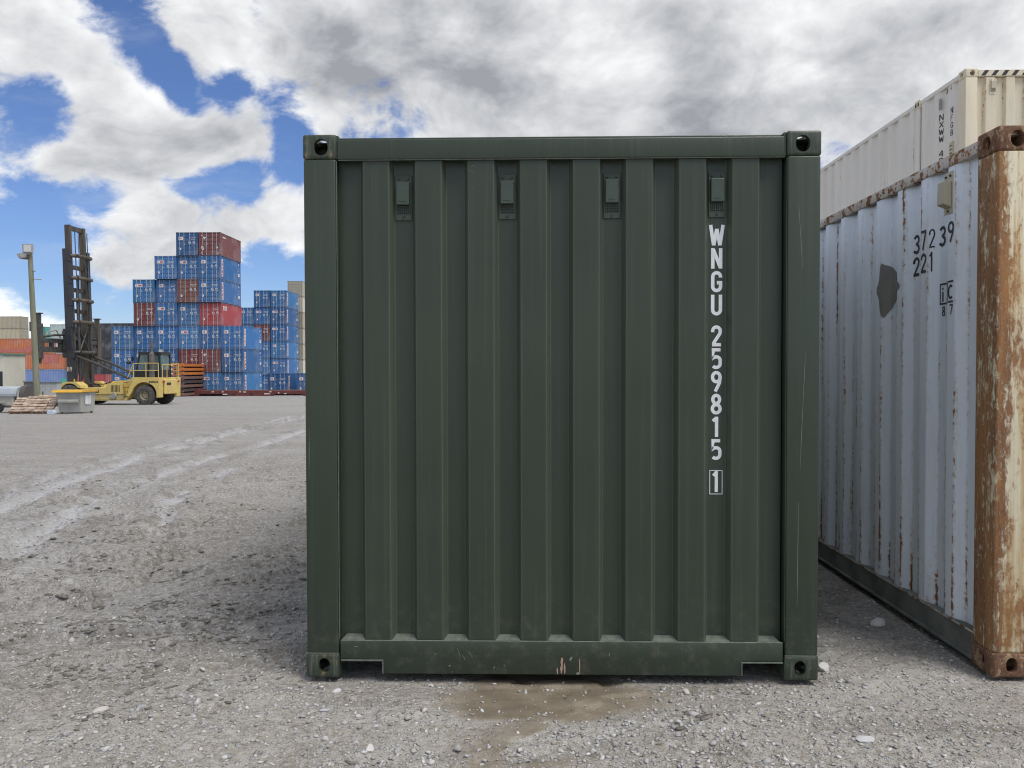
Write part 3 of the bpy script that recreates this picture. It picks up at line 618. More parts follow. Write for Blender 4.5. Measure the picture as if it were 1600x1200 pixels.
def container_shell(root, L, H, mats, skip=()):
    """posts, fittings, rails, roof, floor and rear doors common to the near boxes; local x 0..W, y 0..L from the near end"""
    p = mats
    for fx in (0, 1):
        for fy in (0, 1):
            for top in (True, False):
                casting_at(W_ if fx else 0, L if fy else 0, H-.118 if top else 0, fx, fy, top, p['cast'], root, W_, L)
            x0, x1 = (.003, .158) if not fx else (W_-.158, W_-.003); y0, y1 = (.003, .175) if not fy else (L-.175, L-.003)
            MB().box(x0, x1, y0, y1, .1165, H-.1165).build('corner_post', p['post'], root, .010, 3, 40)
    for fx in (0, 1):
        xa = .012 if not fx else W_-.072
        MB().box(xa, xa+.06, .178, L-.178, H-.078, H-.018).build('top_side_rail', p['rail'], root, .006, 2, 40)
        xb = .014 if not fx else W_-.064
        mb = MB(); mb.box(xb, xb+.05, .178, L-.178, .024, .160)
        mb.box(xb-(.012 if not fx else 0), xb+.05+(.012 if fx else 0), .178, L-.178, .020, .032)
        mb.build('bottom_side_rail', p['brail'], root)
    MB().box(.06, W_-.06, .06, L-.06, H-.030, H-.024).build('roof_panel', p['roof'], root)
    MB().box(.065, W_-.065, .06, L-.06, .13, .165).build('floor', p['dark'], root)
    fl = MB()
    for i in range(12): y = .35+i*(L-.7)/11; fl.box(.066, W_-.066, y-.025, y+.025, .045, .128)
    fl.build('floor_beams', p['dark'], root)
    for s in (0, 1):
        x0, x1 = (.16, W_/2-.005) if not s else (W_/2+.005, W_-.16)
        d = MB().box(x0, x1, L-.07, L-.03, .16, H-.12).build('door', p['post'] if 'door' not in p else p['door'], root, .004)
        for q in (.3, .75): MB().cyl((x0+(x1-x0)*q, L-.015, .1), (x0+(x1-x0)*q, L-.015, H-.08), .017).build('lock_rod', p['post'] if 'door' not in p else p['door'], d)
    MB().box(.163, W_-.163, L-.17, L-.02, H-.115, H-.03).build('door_header', p['rail'], root)
    MB().box(.163, W_-.163, L-.17, L-.02, .02, .155).build('door_sill', p['brail'], root)

def green_container():
    X0, Y0, H, L = -1.069, 3.635, 2.591, 6.058
    root = empty('shipping_container', (X0, Y0, 0)); tag(root, 'dark green shipping container seen square on at its corrugated end wall', 'container')
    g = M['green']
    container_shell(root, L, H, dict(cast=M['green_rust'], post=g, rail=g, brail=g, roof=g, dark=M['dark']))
    # end wall: eight proud ribs between recesses
    r0, pitch, rw, d = .284, .2491, .124, .045
    xs = .159; xe = 2.273; yr = .014; pr = [(xs, d)]
    for i in range(8):
        a = r0+i*pitch; pr += [(a-.018, d), (a, 0), (a+rw, 0), (a+rw+.018, d)]
    pr.append((xe, d))
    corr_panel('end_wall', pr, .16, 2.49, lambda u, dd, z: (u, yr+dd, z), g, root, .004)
    for s in (0, 1):
        sp = corr_profile(.18, L-.18, .08, .072, .068, .070, .036)
        corr_panel('side_wall', sp, .155, H-.07, (lambda u, dd, z: (.016+dd, u, z)) if not s else (lambda u, dd, z: (W_-.016-dd, u, z)), g, root, 0, False)
    # header rail and sill with the two notches
    MB().box(.1655, 2.2675, .002, .10, 2.469, 2.565).build('top_end_rail', g, root, .007, 3, 40)
    MB().box(.172, 2.262, .030, .10, 2.565, 2.580).build('rail_cap', g, root, .004, 2)
    for xa in (.1625, 2.2675): MB().box(xa-.004, xa+.007, .010, .09, 2.474, 2.585).build('weld_plate', g, root, .002)
    sill = [(.1645, .181), (.1645, .090), (.366, .090), (.366, .021), (2.079, .021), (2.079, .090), (2.270, .090), (2.270, .181)]
    MB().prism(sill, .001, .075, 'y').build('bottom_sill', g, root, .006, 2, 40)
    for x0, x1, s in ((.168, .372, 0), (2.073, 2.268, 1)):
        mb = MB().box(x0, x1, -.004, .07, .083, .0895); xx = .366 if not s else 2.073
        mb.box(xx, xx+.006, -.003, .07, .023, .083); mb.build('notch_lip', M['green_edge_pale'], root, .0015)
        MB().box(x0+.002, x1-.008, .30, .34, .02, .12).build('notch_back', M['dark'], root)
    for i in range(9):      # little ramps where each recess meets the sill
        a = max(r0+(i-1)*pitch+rw, xs+.008) if i else xs+.008; b = r0+i*pitch if i < 8 else xe-.012
        vs = [(a, .012, .180), (b, .012, .180), (b-.018, .058, .197), (a+.018, .058, .197), (a, .012, .17), (b, .012, .17), (b-.018, .058, .17), (a+.018, .058, .17)]
        MB().add(vs, [(0, 1, 2, 3), (4, 7, 6, 5), (0, 4, 5, 1), (1, 5, 6, 2), (2, 6, 7, 3), (3, 7, 4, 0)]).build('drain_ramp', M['green_edge_pale'], root, .002)
    seams = ((.004, .158, .1175), (W_-.158, W_-.004, .1175))
    for xa, xb, z in seams: MB().tube([(xa, .004, z), (xb, .004, z)], .0032, 6).build('weld_seam', M['green_edge_pale'], root)
    MB().tube([(.168, .006, .1795), (2.268, .006, .1795)], .0036, 6).build('weld_seam', M['green_edge_pale'], root)
    for xa in (.160, W_-.160): MB().tube([(xa, .006, .19), (xa, .006, 2.465)], .0022, 6).build('weld_seam', M['green_edge_pale'] if xa < 1 else g, root)
    MB().tube([(.168, .006, 2.468), (2.266, .006, 2.468)], .0022, 6).build('weld_seam', M['green_edge_pale'], root)
    yf = yr+d
    for j in range(4):
        cx = r0+rw+(pitch-rw)/2+j*2*pitch; cz = 2.299+.002*j
        vent_on(root, lambda u, v, dd, cx=cx, cz=cz: (cx+u, yf-dd, cz+v), .080, .214, (M['green_plate'], M['green_pale'], M['green_dark'], g))
    # lettering down the last recess but one
    tx = r0+rw+(pitch-rw)/2+6*pitch
    def put(ch, zt, h, w, t, y=yf-.0012):
        glyph(ch, w, h, t, lambda u, v, k_: (tx-w/2+u*(1.0), y-.0003*k_, zt-h+v)).build('letter', M['white_ink'], root)
    for i, ch in enumerate('WNGU'): put(ch, 2.163-i*.1105,   .097, .064 if ch == 'W' else .050, .0165)
    for i, ch in enumerate('259815'): put(ch, 1.684-i*.1087, .097, .049, .0160)
    put('1', .988, .100, .040, .0150)
    fr = MB(); x0, x1, z0, z1, t = tx-.031, tx+.031, .877, .993, .0032; y = yf-.0016
    for a in ((x0, x1, z0, z0+t), (x0, x1, z1-t, z1), (x0, x0+t, z0+t, z1-t), (x1-t, x1, z0+t, z1-t)): fr.add([(a[0], y, a[2]), (a[1], y, a[2]), (a[1], y, a[3]), (a[0], y, a[3])], [(0, 1, 2, 3)])
    fr.build('letter_frame', M['white_ink'], root)
    # scrapes through the paint
    pk = plain('bare_primer', (.42, .27, .20), .7); sc = plain('pale_scratch', (.20, .21, .19), .6); rg = random.Random(3)
    def scrape(x, z, w, h, lean, mat, y=-.0006):
        n = 6; l, r_ = [], []
        for i in range(n+1):
            v = i/n; ww = w*(.25+.75*math.sin(math.pi*(.08+.84*v)))*(.6+.6*rg.random()); c = x+lean*v+w*.25*(rg.random()-.5); l.append((c-ww/2, y, z+h*v)); r_.append((c+ww/2, y, z+h*v))
        mb = MB(); mb.add(l+r_, [(i, n+1+i, n+2+i, i+1) for i in range(n)]); mb.build('scrape', mat, root)
    for x, z, w, h, ln, mt in ((1.222, .030, .014, .075, .004, pk), (1.238, .028, .008, .05, .0, pk), (1.203, .026, .008, .03, .0, pk), (1.31, .026, .005, .075, -.002, pk), (1.30, .024, .016, .012, .0, sc), (1.265, .09, .012, .02, .006, sc),
                               (.742, .105, .0025, .045, -.016, sc), (.765, .088, .0025, .03, -.014, sc), (.80, .10, .003, .035, -.02, sc), (.62, .115, .006, .008, 0, sc), (.90, .05, .006, .012, .005, sc), (.95, .06, .004, .01, 0, sc), (.69, .06, .012, .006, 0, sc), (.70, .03, .004, .006, 0, sc),
                               (1.45, .11, .004, .02, 0, sc), (.24, .15, .02, .004, 0, sc)): scrape(x, z, w, h, ln, mt)
    for x, z, h, ln in ((.045, .52, .004, .05), (2.345, 1.0, .55, .022), (2.352, 1.95, .30, -.02), (2.335, .35, .5, .004), (.02, .95, .25, .002)): scrape(x, z, .0022, h, ln, sc, .0024)
    for x, z, h, ln in ((.815, 2.41, .018, -.045), (.82, 2.435, .008, -.02), (.80, 2.33, .006, .01)): scrape(x, z, .003, h, ln, sc, yr-.0006)
    return root
green_container()

def pale_container():
    X0, Y0, Z0, H, L = 2.185, 3.642, .018, 2.591, 6.058
    root = empty('shipping_container', (X0, Y0, Z0)); tag(root, 'weathered pale blue shipping container with rusty cream corner post on the right', 'container')
    container_shell(root, L, H, dict(cast=M['cast_rust'], post=M['post_rust'], rail=M['rail_rust'], brail=M['paleblue_grime'], roof=M['rail_rust'], dark=M['dark']))
    # long side facing the green box
    sp = corr_profile(.176, L-.176, .149, .072, .068, .070, .036); xo = .020
    corr_panel('side_wall', sp, .150, H-.074, lambda u, dd, z: (xo+dd, u, z), M['paleblue'], root, .006)
    corr_panel('side_wall', sp, .150, H-.074, lambda u, dd, z: (W_-xo-dd, u, z), M['paleblue'], root, 0)
    ep = corr_profile(.159, W_-.159, .10, .11, .018, .104, .045)
    corr_panel('end_wall', ep, .15, H-.11, lambda u, dd, z: (u, .014+dd, z), M['post_rust'], root, .005)
    MB().box(.166, W_-.166, .004, .09, H-.112, H-.022).build('top_end_rail', M['cast_rust'], root, .006)
    MB().box(.166, W_-.166, .004, .09, .02, .16).build('bottom_sill', M['cast_rust'], root, .006)
    # pale ledge where the sheet is welded to the rail
    MB().box(.010, .052, .178, L-.178, .150, .158).build('weld_ledge', M['rail_rust'], root)
    def onside(ch, yc, zt, h, w, t, mat):
        def place(u, v, k_):
            yy = (yc-Y0)+w/2-u; return (xo+prof_at(sp, yy)-.0016-.0003*k_, yy, zt-Z0-h+v)
        glyph(ch, w, h, t, place, .008).build('letter', mat, root)
    for ch, yc, w, t in zip('37239', (4.500, 4.352, 4.288, 4.222, 4.076), (.066, .062, .034, .062, .060), (.0165, .0155, .008, .0165, .0145)): onside(ch, yc, 2.246, .108, w, t, M['black_ink'])
    for ch, yc, w, t in zip('221', (4.500, 4.352, 4.290), (.066, .062, .03), (.0165, .0155, .008)): onside(ch, yc, 2.118, .108, w, t, M['black_ink'])
    onside('i', 4.215, 1.918, .08, .034, .013, M['black_ink']); onside('c', 4.074, 1.948, .108, .052, .012, M['black_ink'])
    for ch, yc in zip('87', (4.205, 4.066)): onside(ch, yc, 1.812, .052, .034, .008, M['black_ink'])
    fr = MB()
    def q(y0, y1, z0, z1):
        n = 8; vs = []
        for i in range(n+1): yy = y0+(y1-y0)*i/n-Y0; x = xo+prof_at(sp, yy)-.0022; vs += [(x, yy, z0-Z0), (x, yy, z1-Z0)]
        fr.add(vs, [(2*i, 2*i+2, 2*i+3, 2*i+1) for i in range(n)])
    q(4.048, 4.245, 1.928, 1.937); q(4.048, 4.245, 1.822, 1.831); q(4.236, 4.245, 1.831, 1.928); q(4.100, 4.107, 1.831, 1.928)
    fr.build('letter_frame', M['black_ink'], root)
    # torn brown sheet stuck across two ribs
    vs, n = [], 26; top = [(0, .01), (.10, .04), (.17, .165), (.24, .15), (.45, .125), (.72, .07), (1, .0)]; bot = [(0, -.02), (.10, -.05), (.17, -.16), (.26, -.18), (.4, -.13), (.7, -.055), (1, -.01)]
    for i in range(n+1):
        f = i/n; yy = 4.925-.30*f-Y0; zt = np.interp(f, [a[0] for a in top], [a[1] for a in top]); zb = np.interp(f, [a[0] for a in bot], [a[1] for a in bot])
        x = xo+prof_at(sp, yy)-.003; vs += [(x, yy, 1.972-Z0+zb-.002), (x, yy, 1.972-Z0+zt+.002)]
    MB().add(vs, [(2*i, 2*i+2, 2*i+3, 2*i+1) for i in range(n)]).build('tape_patch', M['tape'], root)
    yc = 4.098-Y0; xv = xo+prof_at(sp, yc)
    xv = xo
    v = MB().box(xv-.004, xv+.002, yc-.040, yc+.040, 2.286-Z0, 2.505-Z0).build('ventilator', M['beige_grey'], root, .001)
    MB().prism([(xv-.048, 2.335-Z0), (xv-.0045, 2.318-Z0), (xv-.0045, 2.452-Z0), (xv-.044, 2.452-Z0)], yc-.032, yc+.032, 'y').build('cover', M['beige_grey'], v, .003)
    for dy, z in ((-.022, 2.482), (.022, 2.482), (0, 2.300)): MB().cyl((xv-.010, yc+dy, z-Z0), (xv-.003, yc+dy, z-Z0), .006, .006, 8).build('bolt', M['dark'], v)
    return root
pale_container()

def beige_stack():
    X0, Y0, L = 5.685, 10.2, 14.63; z = -.115
    for tier, H in ((0, 2.591), (1, 2.896)):
        root = empty('shipping_container', (X0, Y0, z))
        tag(root, ('long beige container with striped rail and vertical black lettering, above the pale blue container' if tier else 'beige container beneath the long striped one, mostly hidden behind pale blue container'), 'container', 'beige containers stacked behind the pale blue one')
        m = dict(cast=M['beige'], post=M['beige'], rail=M['beige_side'], brail=M['beige_side'], roof=M['beige_side'], dark=M['dark'])
        container_shell(root, L, H, m)
        sp = corr_profile(.176, L-.176, .10, .120, .060, .110, .036); xo = .018
        corr_panel('side_wall', sp, .150, H-.074, lambda u, dd, zz: (xo+dd, u, zz), M['beige_side'], root, .005)
        corr_panel('side_wall', sp, .150, H-.074, lambda u, dd, zz: (W_-xo-dd, u, zz), M['beige_side'], root, 0)
        ep = corr_profile(.159, W_-.159, .09, .115, .018, .11, .04, 'i')
        corr_panel('end_wall', ep, .15, H-.11, lambda u, dd, zz: (u, .012+dd, zz), M['beige'], root, .005)
        MB().box(.166, W_-.166, .003, .09, H-.106, H-.022).build('top_end_rail', M['beige'], root, .005)
        MB().box(.166, W_-.166, .004, .09, .02, .16).build('bottom_sill', M['beige'], root, .006)
        if tier:
            st = 0
            for i in range(16):      # warning stripes on the end rail
                x = .20+i*.13
                if x+.10 > W_-.2: break
                MB().add([(x, .0012, H-.098), (x+.055, .0012, H-.098), (x+.105, .0012, H-.030), (x+.05, .0012, H-.030)], [(0, 1, 2, 3)]).build('warning_stripe', M['hazard_black'], root)
            for i in range(3):
                y = .345+i*.085; zt = 5.30-z
                def pt(yy, zz): return (xo+prof_at(sp, yy)-.002, yy, zz)
                MB().add([pt(y+.045, zt-.07), pt(y+.01, zt-.07), pt(y-.025, zt), pt(y+.01, zt)], [(0, 1, 2, 3)]).build('warning_stripe', simple('faded_warning_print', (.13, .075, .05), (.30, .16, .08), .7), root)
            MB().box(.004, .03, 1.19, 1.30, .12, H-.02).build('middle_post', M['beige_side'], root, .006)
            MB().box(-.004, .10, 1.17, 1.32, H-.118, H+.002).build('middle_casting', M['beige'], root, .010, 2)
            for y_ in (1.21, 1.28): MB().box(-.0055, .0, y_-.018, y_+.018, H-.090, H-.035).build('casting_hole', M['dark'], root)
            def vert(txt, yc, ztop, pitch, h, w, t):
                for i, ch in enumerate(txt):
                    if ch == ' ': continue
                    zt = ztop-i*pitch
                    def place(u, v, k_): yy = yc-Y0+w/2-u; return (xo+prof_at(sp, yy)-.0018-.0004*k_, yy, zt-z-h+v)
                    glyph(ch, w, h, t, place, .012).build('letter', M['black_ink'], root)
            vert('NFGB', 10.552, 4.985, .100, .082, .055, .013); vert('NXWW 480', 10.85, 4.985, .100, .082, .06, .013)
            pl = MB().box(xo-.008, xo+.04, 10.515-Y0, 10.60-Y0, 4.34-z, 4.52-z).build('data_plate', M['beige_grey'], root)
            for i in range(3): MB().box(xo-.0095, xo-.0082, 10.53-Y0, 10.585-Y0, 4.36-z+i*.05, 4.375-z+i*.05).build('plate_line', M['hazard_black'], pl)
            fk = MB().box(xo-.003, xo+.002, 10.83-Y0, 10.88-Y0, 5.05-z, 5.20-z).build('lifting_mark', simple('grey_print', (.30, .31, .33), None, .6), root)
            cx = 6.045-X0; vent_on(root, lambda u, v, dd: (cx+u, .012-dd, 5.135-z+v), .080, .200, (M['beige'], M['beige_grey'], M['dark'], M['beige_grey']))
        z += H
beige_stack()

# ------------------------------------------------------------------ the far stacks
def far_protos(L, H, name):
    """shared meshes for one size of distant box: doors at the near end (y = 0)"""
    P = {}
    mb = MB()
    for x in (0.0, W_-.16): 
        for y in (0.0, L-.16): mb.box(x, x+.16, y, y+.16, 0, H)
    for x in (.01, W_-.09): mb.box(x, x+.08, .16, L-.16, H-.10, H-.01); mb.box(x, x+.08, .16, L-.16, .02, .17)
    for y in (.005, L-.085): mb.box(.16, W_-.16, y, y+.08, H-.12, H-.008); mb.box(.16, W_-.16, y, y+.08, .015, .15)
    P['frame'] = mb.mesh('frame')
    P['casting'] = MB().box(0, .162, 0, .178, 0, .118).mesh('corner_casting'); P['cast_at'] = [(x, y, z) for x in (-.004, W_-.158) for y in (-.004, L-.174) for z in (-.002, H-.116)]
    for s in (0, 1):
        pr = corr_profile(.16, L-.16, .05, .072, .068, .070, .05 if L < 7 else .05); V, Fq = [], []
        for u, d in pr:
            x = .015+d if not s else W_-.015-d; V += [(x, u, .16), (x, u, H-.09)]
        mb = MB().add(V, [(2*i, 2*i+2, 2*i+3, 2*i+1) for i in range(len(pr)-1)]); P['side%d' % s] = mb.mesh('side_wall')
    P['roof'] = MB().box(.06, W_-.06, .06, L-.06, H-.05, H-.02).mesh('roof')
    P['back'] = MB().box(.16, W_-.16, L-.07, L-.04, .14, H-.11).mesh('end_wall')
    P['floor'] = MB().box(.06, W_-.06, .06, L-.06, .06, .16).mesh('floor')
    for s in (0, 1):       # door leaf: five pressed bands
        x0, x1 = (.165, W_/2-.012) if not s else (W_/2+.012, W_-.165); mb = MB(); mb.box(x0, x1, .060, .085, .155, H-.125); zz = np.linspace(.155, H-.125, 6)
        for a, b in zip(zz[:-1], zz[1:]): mb.box(x0+.03, x1-.03, .022, .058, a+.055, b-.055)
        mb.box(x0, x0+.045, .022, .058, .155, H-.125); mb.box(x1-.045, x1, .022, .058, .155, H-.125)
        P['door%d' % s] = mb.mesh('door')
        for r_, q in enumerate((.30, .76)):
            x = x0+(x1-x0)*(q if s else 1-q)
            mb = MB().cyl((x, -.012, .06), (x, -.012, H-.05), .030, .030, 6); mb.box(x-.05, x+.05, -.02, .02, .07, .14); mb.box(x-.05, x+.05, -.02, .02, H-.14, H-.07)
            if r_ == s: mb.box(x-.24, x+.02, -.03, -.012, 1.05, 1.09)
            P['rod%d%d' % (s, r_)] = mb.mesh('lock_rod')
    P['plate'] = MB().box(.29, .80, .008, .020, H-.86, H-.50).mesh('sign_plate'); P['plate_wide'] = MB().box(.26, 1.08, .008, .020, H-.84, H-.52).mesh('sign_plate')
    P['mark_red'] = MB().box(.48, .62, .004, .0075, H-.76, H-.60).mesh('sign_print'); P['mark_red_wide'] = MB().box(.62, 1.02, .004, .0075, H-.76, H-.60).mesh('sign_print')
    mb = MB(); rg = random.Random(5)
    for row, (x0, x1, zt, h) in enumerate(((1.44, 2.22, H-.58, .055), (1.66, 2.16, H-.74, .06), (1.40, 1.66, H-1.02, .20), (1.86, 2.10, H-1.0, .17), (1.42, 1.70, H-1.26, .05), (1.85, 2.14, H-1.24, .06), (1.86, 2.12, H-1.12, .05))):
        x = x0
        while x < x1-.03:
            w = rg.uniform(.035, .09); mb.box(x, min(x+w, x1), .012, .0215, zt-h, zt); x += w+rg.uniform(.012, .035)
    P['marks'] = mb.mesh('door_print')
    mb = MB(); mb.box(.36, .56, .012, .0215, .62, .86); mb.box(.86, .98, .012, .0215, 1.22, 1.32); P['marks2'] = mb.mesh('door_print')
    mb = MB(); mb.box(.26, .36, .012, .0215, .24, .34); mb.box(2.08, 2.2, .012, .0215, .22, .32); mb.box(.30, .42, .012, .0215, H-.42, H-.30); mb.box(.5, .86, .012, .0215, H-.62, H-.52); mb.box(.55, .7, .012, .0215, H-.78, H-.66); mb.box(.28, .5, .012, .0215, .78, 1.05); mb.box(1.95, 2.13, .012, .0215, .80, 1.0); P['marks3'] = mb.mesh('door_print')
    mb = MB(); mb.box(W_-.019, W_-.0105, .42, .86, .34, H-.32); P['side_strip'] = mb.mesh('side_banner')
    mb = MB(); 
    for a, b in ((.45, .62), (.7, 1.05), (1.2, 1.38), (1.55, 1.85), (1.95, 2.1)): mb.box(W_-.0104, W_-.008, .52, .76, a, b)
    P['side_strip_print'] = mb.mesh('banner_print')
    mb = MB(); 
    for y, z, w, h in ((L-.62, H-.42, .12, .16), (L-.75, H-.5, .08, .25), (L-.6, H-.85, .14, .1), (L-.62, H-1.15, .12, .1), (L-.75, H-1.75, .42, .36)): mb.box(W_-.019, W_-.0105, y, y+w, z, z+h)
    P['side_marks'] = mb.mesh('side_print')
    return P
PR20 = far_protos(6.058, 2.591, 's'); PR40 = far_protos(12.192, 2.591, 'l'); PR40H = far_protos(12.192, 2.896, 'h')
FAR = dict(blue=(.018, .145, .40), blue2=(.026, .18, .44), blue3=(.018, .12, .33), maroon=(.165, .030, .030), brown=(.185, .048, .034), red=(.42, .045, .050), beige=(.56, .50, .36), cream=(.62, .58, .47),
           orange=(.52, .16, .055), peri=(.20, .30, .58), charcoal=(.026, .032, .042), teal=(.09, .34, .30), paleteal=(.48, .60, .58), grey=(.52, .54, .55), dkred=(.30, .02, .03), navy=(.012, .045, .12))
def far_container(loc, col, label, group, P=PR20, rz=0.0, plate='plate', side=False, doors=True, dark_frame=True, marks='marks'):
    root = empty('shipping_container', loc, rz); tag(root, label, 'container', group); rv = random.Random(int(loc[0]*131+loc[2]*977+loc[1]*31)); kk = rv.uniform(.80, 1.18); tt = rv.uniform(0, .10); c = tuple(a*kk*(1-tt)+.30*tt*kk for a in FAR[col]); f = M['far']; cf = tuple(a*.72+.012 for a in c)
    def L_(nm, key, mat, par=root, color=c):
        me = P[key]
        if not me.materials: me.materials.append(mat)
        return link(nm, me, None, par, color)
    L_('frame', 'frame', f, root, cf)
    for at in P['cast_at']: L_('corner_casting', 'casting', f, root, tuple(a*.35+.035 for a in c)).location = at
    for s in (0, 1): L_('side_wall', 'side%d' % s, f)
    L_('roof', 'roof', f); L_('end_wall', 'back', f); L_('floor', 'floor', M['dark'])
    if doors:
        for s in (0, 1):
            d = L_('door', 'door%d' % s, f)
            for r_ in (0, 1): L_('lock_rod', 'rod%d%d' % (s, r_), M['far_rod'], d)
        if plate:
            p = L_('sign_plate', plate, M['far_white']); L_('sign_print', 'mark_red_wide' if plate == 'plate_wide' else 'mark_red', M['far_red'], p)
        if marks: L_('door_print', marks, M['far_white']); L_('door_print', 'marks2', M['far_white'])
    if side:
        b = L_('side_banner', 'side_strip', M['far_white']); L_('banner_print', 'side_strip_print', M['far_red'], b); L_('side_print', 'side_marks', M['far_white'])
    return root
ORD = ['first', 'second', 'third', 'fourth', 'fifth', 'sixth', 'seventh']
TIER = ['bottom', 'second', 'third', 'fourth', 'fifth', 'sixth', 'seventh']
def stepped_stack():
    Y0 = 85.0; base = -1.54; x0 = -46.60; pitch = 2.486
    cols = [['blue', 'blue', 'blue2'], ['blue', 'blue3', 'blue', 'maroon', 'blue2'], ['blue', 'blue3', 'blue', 'blue', 'blue', 'blue'], ['blue3', 'maroon', 'blue2', 'blue2', 'brown', 'blue', 'blue3'],
            ['blue2', 'maroon', 'blue', 'red', 'blue', 'blue', 'maroon'], ['blue2', 'blue', 'blue']]
    rg = random.Random(11)
    for ci, c in enumerate(cols):
        for ti, col in enumerate(c):
            word = {'blue': 'blue', 'blue2': 'blue', 'blue3': 'blue', 'maroon': 'maroon', 'brown': 'brown-red', 'red': 'bright red'}[col]
            edge = (ci == 5) or (ci == 4 and ti >= 3)
            isb = word == 'blue'
            far_container((x0+ci*pitch+rg.uniform(-.035, .035), Y0+rg.uniform(-.22, .22), base+ti*2.597), col, '%s container, %s tier from the ground, %s column from left of the stepped stack' % (word, TIER[ti], ORD[ci]),
                          'containers of the big stepped stack', plate=('plate_wide' if rg.random() < .35 else 'plate') if isb else None, side=edge and isb, marks='marks' if isb or rg.random() < .5 else 'marks3')
    return
stepped_stack()
def red_letters():
    # white lettering on the side of the bright red box
    pass
def far_rows():
    rg = random.Random(4); base = -2.15; x0 = -44.58; pitch = 2.545
    for ci, c in enumerate([['blue3', 'blue', 'blue', 'blue2', 'blue'], ['blue', 'blue2', 'blue', 'maroon', 'blue', 'blue'], ['blue', 'blue', 'blue2', 'blue', 'blue3', 'blue2']]):
        for ti, col in enumerate(c):
            if ci < 2 and ti == 0 or (ci == 0 and ti < 3 and False): pass
            word = 'maroon' if col == 'maroon' else 'blue'
            far_container((x0+ci*pitch, 117+rg.uniform(-.1, .1), base+ti*2.597), col, '%s container, %s tier, %s column of the smaller stack beside the green container' % (word, TIER[ti], ORD[ci]), 'containers of the smaller stack farther back', plate='plate_wide' if rg.random() < .4 else 'plate', side=ci == 2)
    for ti in range(7): far_container((-39.66, 126, -2.3+ti*2.597), 'cream' if ti % 2 else 'beige', 'cream container, %s tier of the tallest pale stack behind the blue ones' % TIER[ti], 'cream containers at the back', plate=None, marks=None)
    far_container((-31.48, 92, -1.68), 'blue3', 'blue container standing alone on the ground just right of the stepped stack', 'single blue containers', side=True)
    far_container((-27.95, 92, -1.68), 'blue3', 'blue container alone on the ground, cut off by the green container edge', 'single blue containers', side=True)
    # long boxes lying across the view, far left
    zb = -2.12
    for i in range(4): far_container((-65.7, 128.4, zb), 'charcoal', 'charcoal forty-foot container behind lift mast, %s tier' % TIER[i], 'charcoal containers behind the lift truck', PR40 if i == 0 else PR40H, math.pi/2, None, marks=None); zb += 2.597 if i == 0 else 2.9
    far_container((-68.0, 122, -2.0), 'red', 'bright red container on the ground behind the lift mast', None, PR20, math.pi/2, None, marks=None)
    og = 'long containers stacked at the far left'
    def long(x, y, z, col, lab, P=PR40, doors=True): far_container((x, y, z), col, lab, og, P, math.pi/2, None, doors=doors, marks=None)
    long(-77.5, 127, -1.2, 'peri', 'periwinkle blue long container at the bottom left behind light pole'); long(-77.5, 127, 1.397, 'orange', 'orange long container with pink repaint patch on the middle tier'); long(-80.6, 127, 3.994, 'orange', 'orange long container on top with a faded red band')
    long(-90.2, 127.3, -1.2, 'peri', 'periwinkle container at the far left edge behind the site cabin'); long(-90.2, 127.3, 1.397, 'orange', 'orange container at the far left edge, middle tier'); long(-93.3, 127.2, 3.994, 'orange', 'orange container at the far left edge, top tier')
    long(-73.8, 131, -1.2, 'cream', 'cream container end showing right of the orange stack, bottom tier'); long(-73.8, 131, 1.397, 'cream', 'cream container end showing right of the orange stack, second tier')
    zb = -1.0
    for i in range(5): P = PR40H if i < 2 else PR40; H = 2.896 if i < 2 else 2.591; long(-107, 160, zb, 'beige', 'beige long container of the far left stack, %s tier' % TIER[i], P); zb += H+.005
    zb = -1.0
    for i, (P, H, c) in enumerate(((PR40H, 2.896, 'grey'), (PR40H, 2.896, 'grey'), (PR40H, 2.896, 'dkred'), (PR40H, 2.896, 'teal'))): far_container((-106.6, 163.5, zb), c, '%s container beside the beige stack, %s tier' % ({'grey': 'grey', 'dkred': 'dark red', 'teal': 'teal'}[c], TIER[i]), og, PR40H, 0, None, marks=None); zb += H+.005
    zb = -1.0
    for i, c in enumerate(('grey', 'grey', 'grey', 'paleteal')): long(-85.5, 155, zb, c, '%s long container behind the lift spreader, %s tier' % ('faded teal and white' if c == 'paleteal' else 'grey', TIER[i]), PR40H); zb += 2.9
far_rows()
def patches():
    """repainted areas on the orange boxes and lettering on far sides are flat print on their walls"""
    pk = simple('faded_pink_repaint', (.46, .14, .12), (.55, .20, .17), .6, scale=2); wt = M['far_white']
    def on(root_label, name, pts, mat):
        r = [o for o in bpy.data.objects if o.get('label') == root_label][0]
        MB().add(pts, [tuple(range(len(pts)))]).build(name, mat, r)
    x = .0105
    on('orange long container with pink repaint patch on the middle tier', 'repaint_patch', [(x, 1.1, 1.2), (x, 3.6, 1.0), (x, 4.0, 2.3), (x, 1.0, 2.45)], pk)
    on('orange long container on top with a faded red band', 'repaint_patch', [(x, .5, .3), (x, 8, .35), (x, 8, .75), (x, 3.8, .9), (x, 2.6, 1.6), (x, 1.9, 1.3)], pk)
    r = [o for o in bpy.data.objects if o.get('label', '').startswith('bright red container, fourth tier')][0]
    for i, (y0, w) in enumerate(((.55, .28), (.95, .30), (1.38, .26))):
        mb = MB(); mb.box(W_-.014, W_-.009, y0, y0+w*.35, 1.75, 2.25); mb.box(W_-.014, W_-.009, y0+w*.35, y0+w, 2.08, 2.25); mb.box(W_-.014, W_-.009, y0+w*.7, y0+w, 1.75, 2.08); mb.build('letter', wt, r)
    r = [o for o in bpy.data.objects if o.get('label', '').startswith('maroon container, seventh')]
    if r:
        MB().box(W_-.014, W_-.009, .7, 1.5, 2.05, 2.2).build('side_print', wt, r[0])
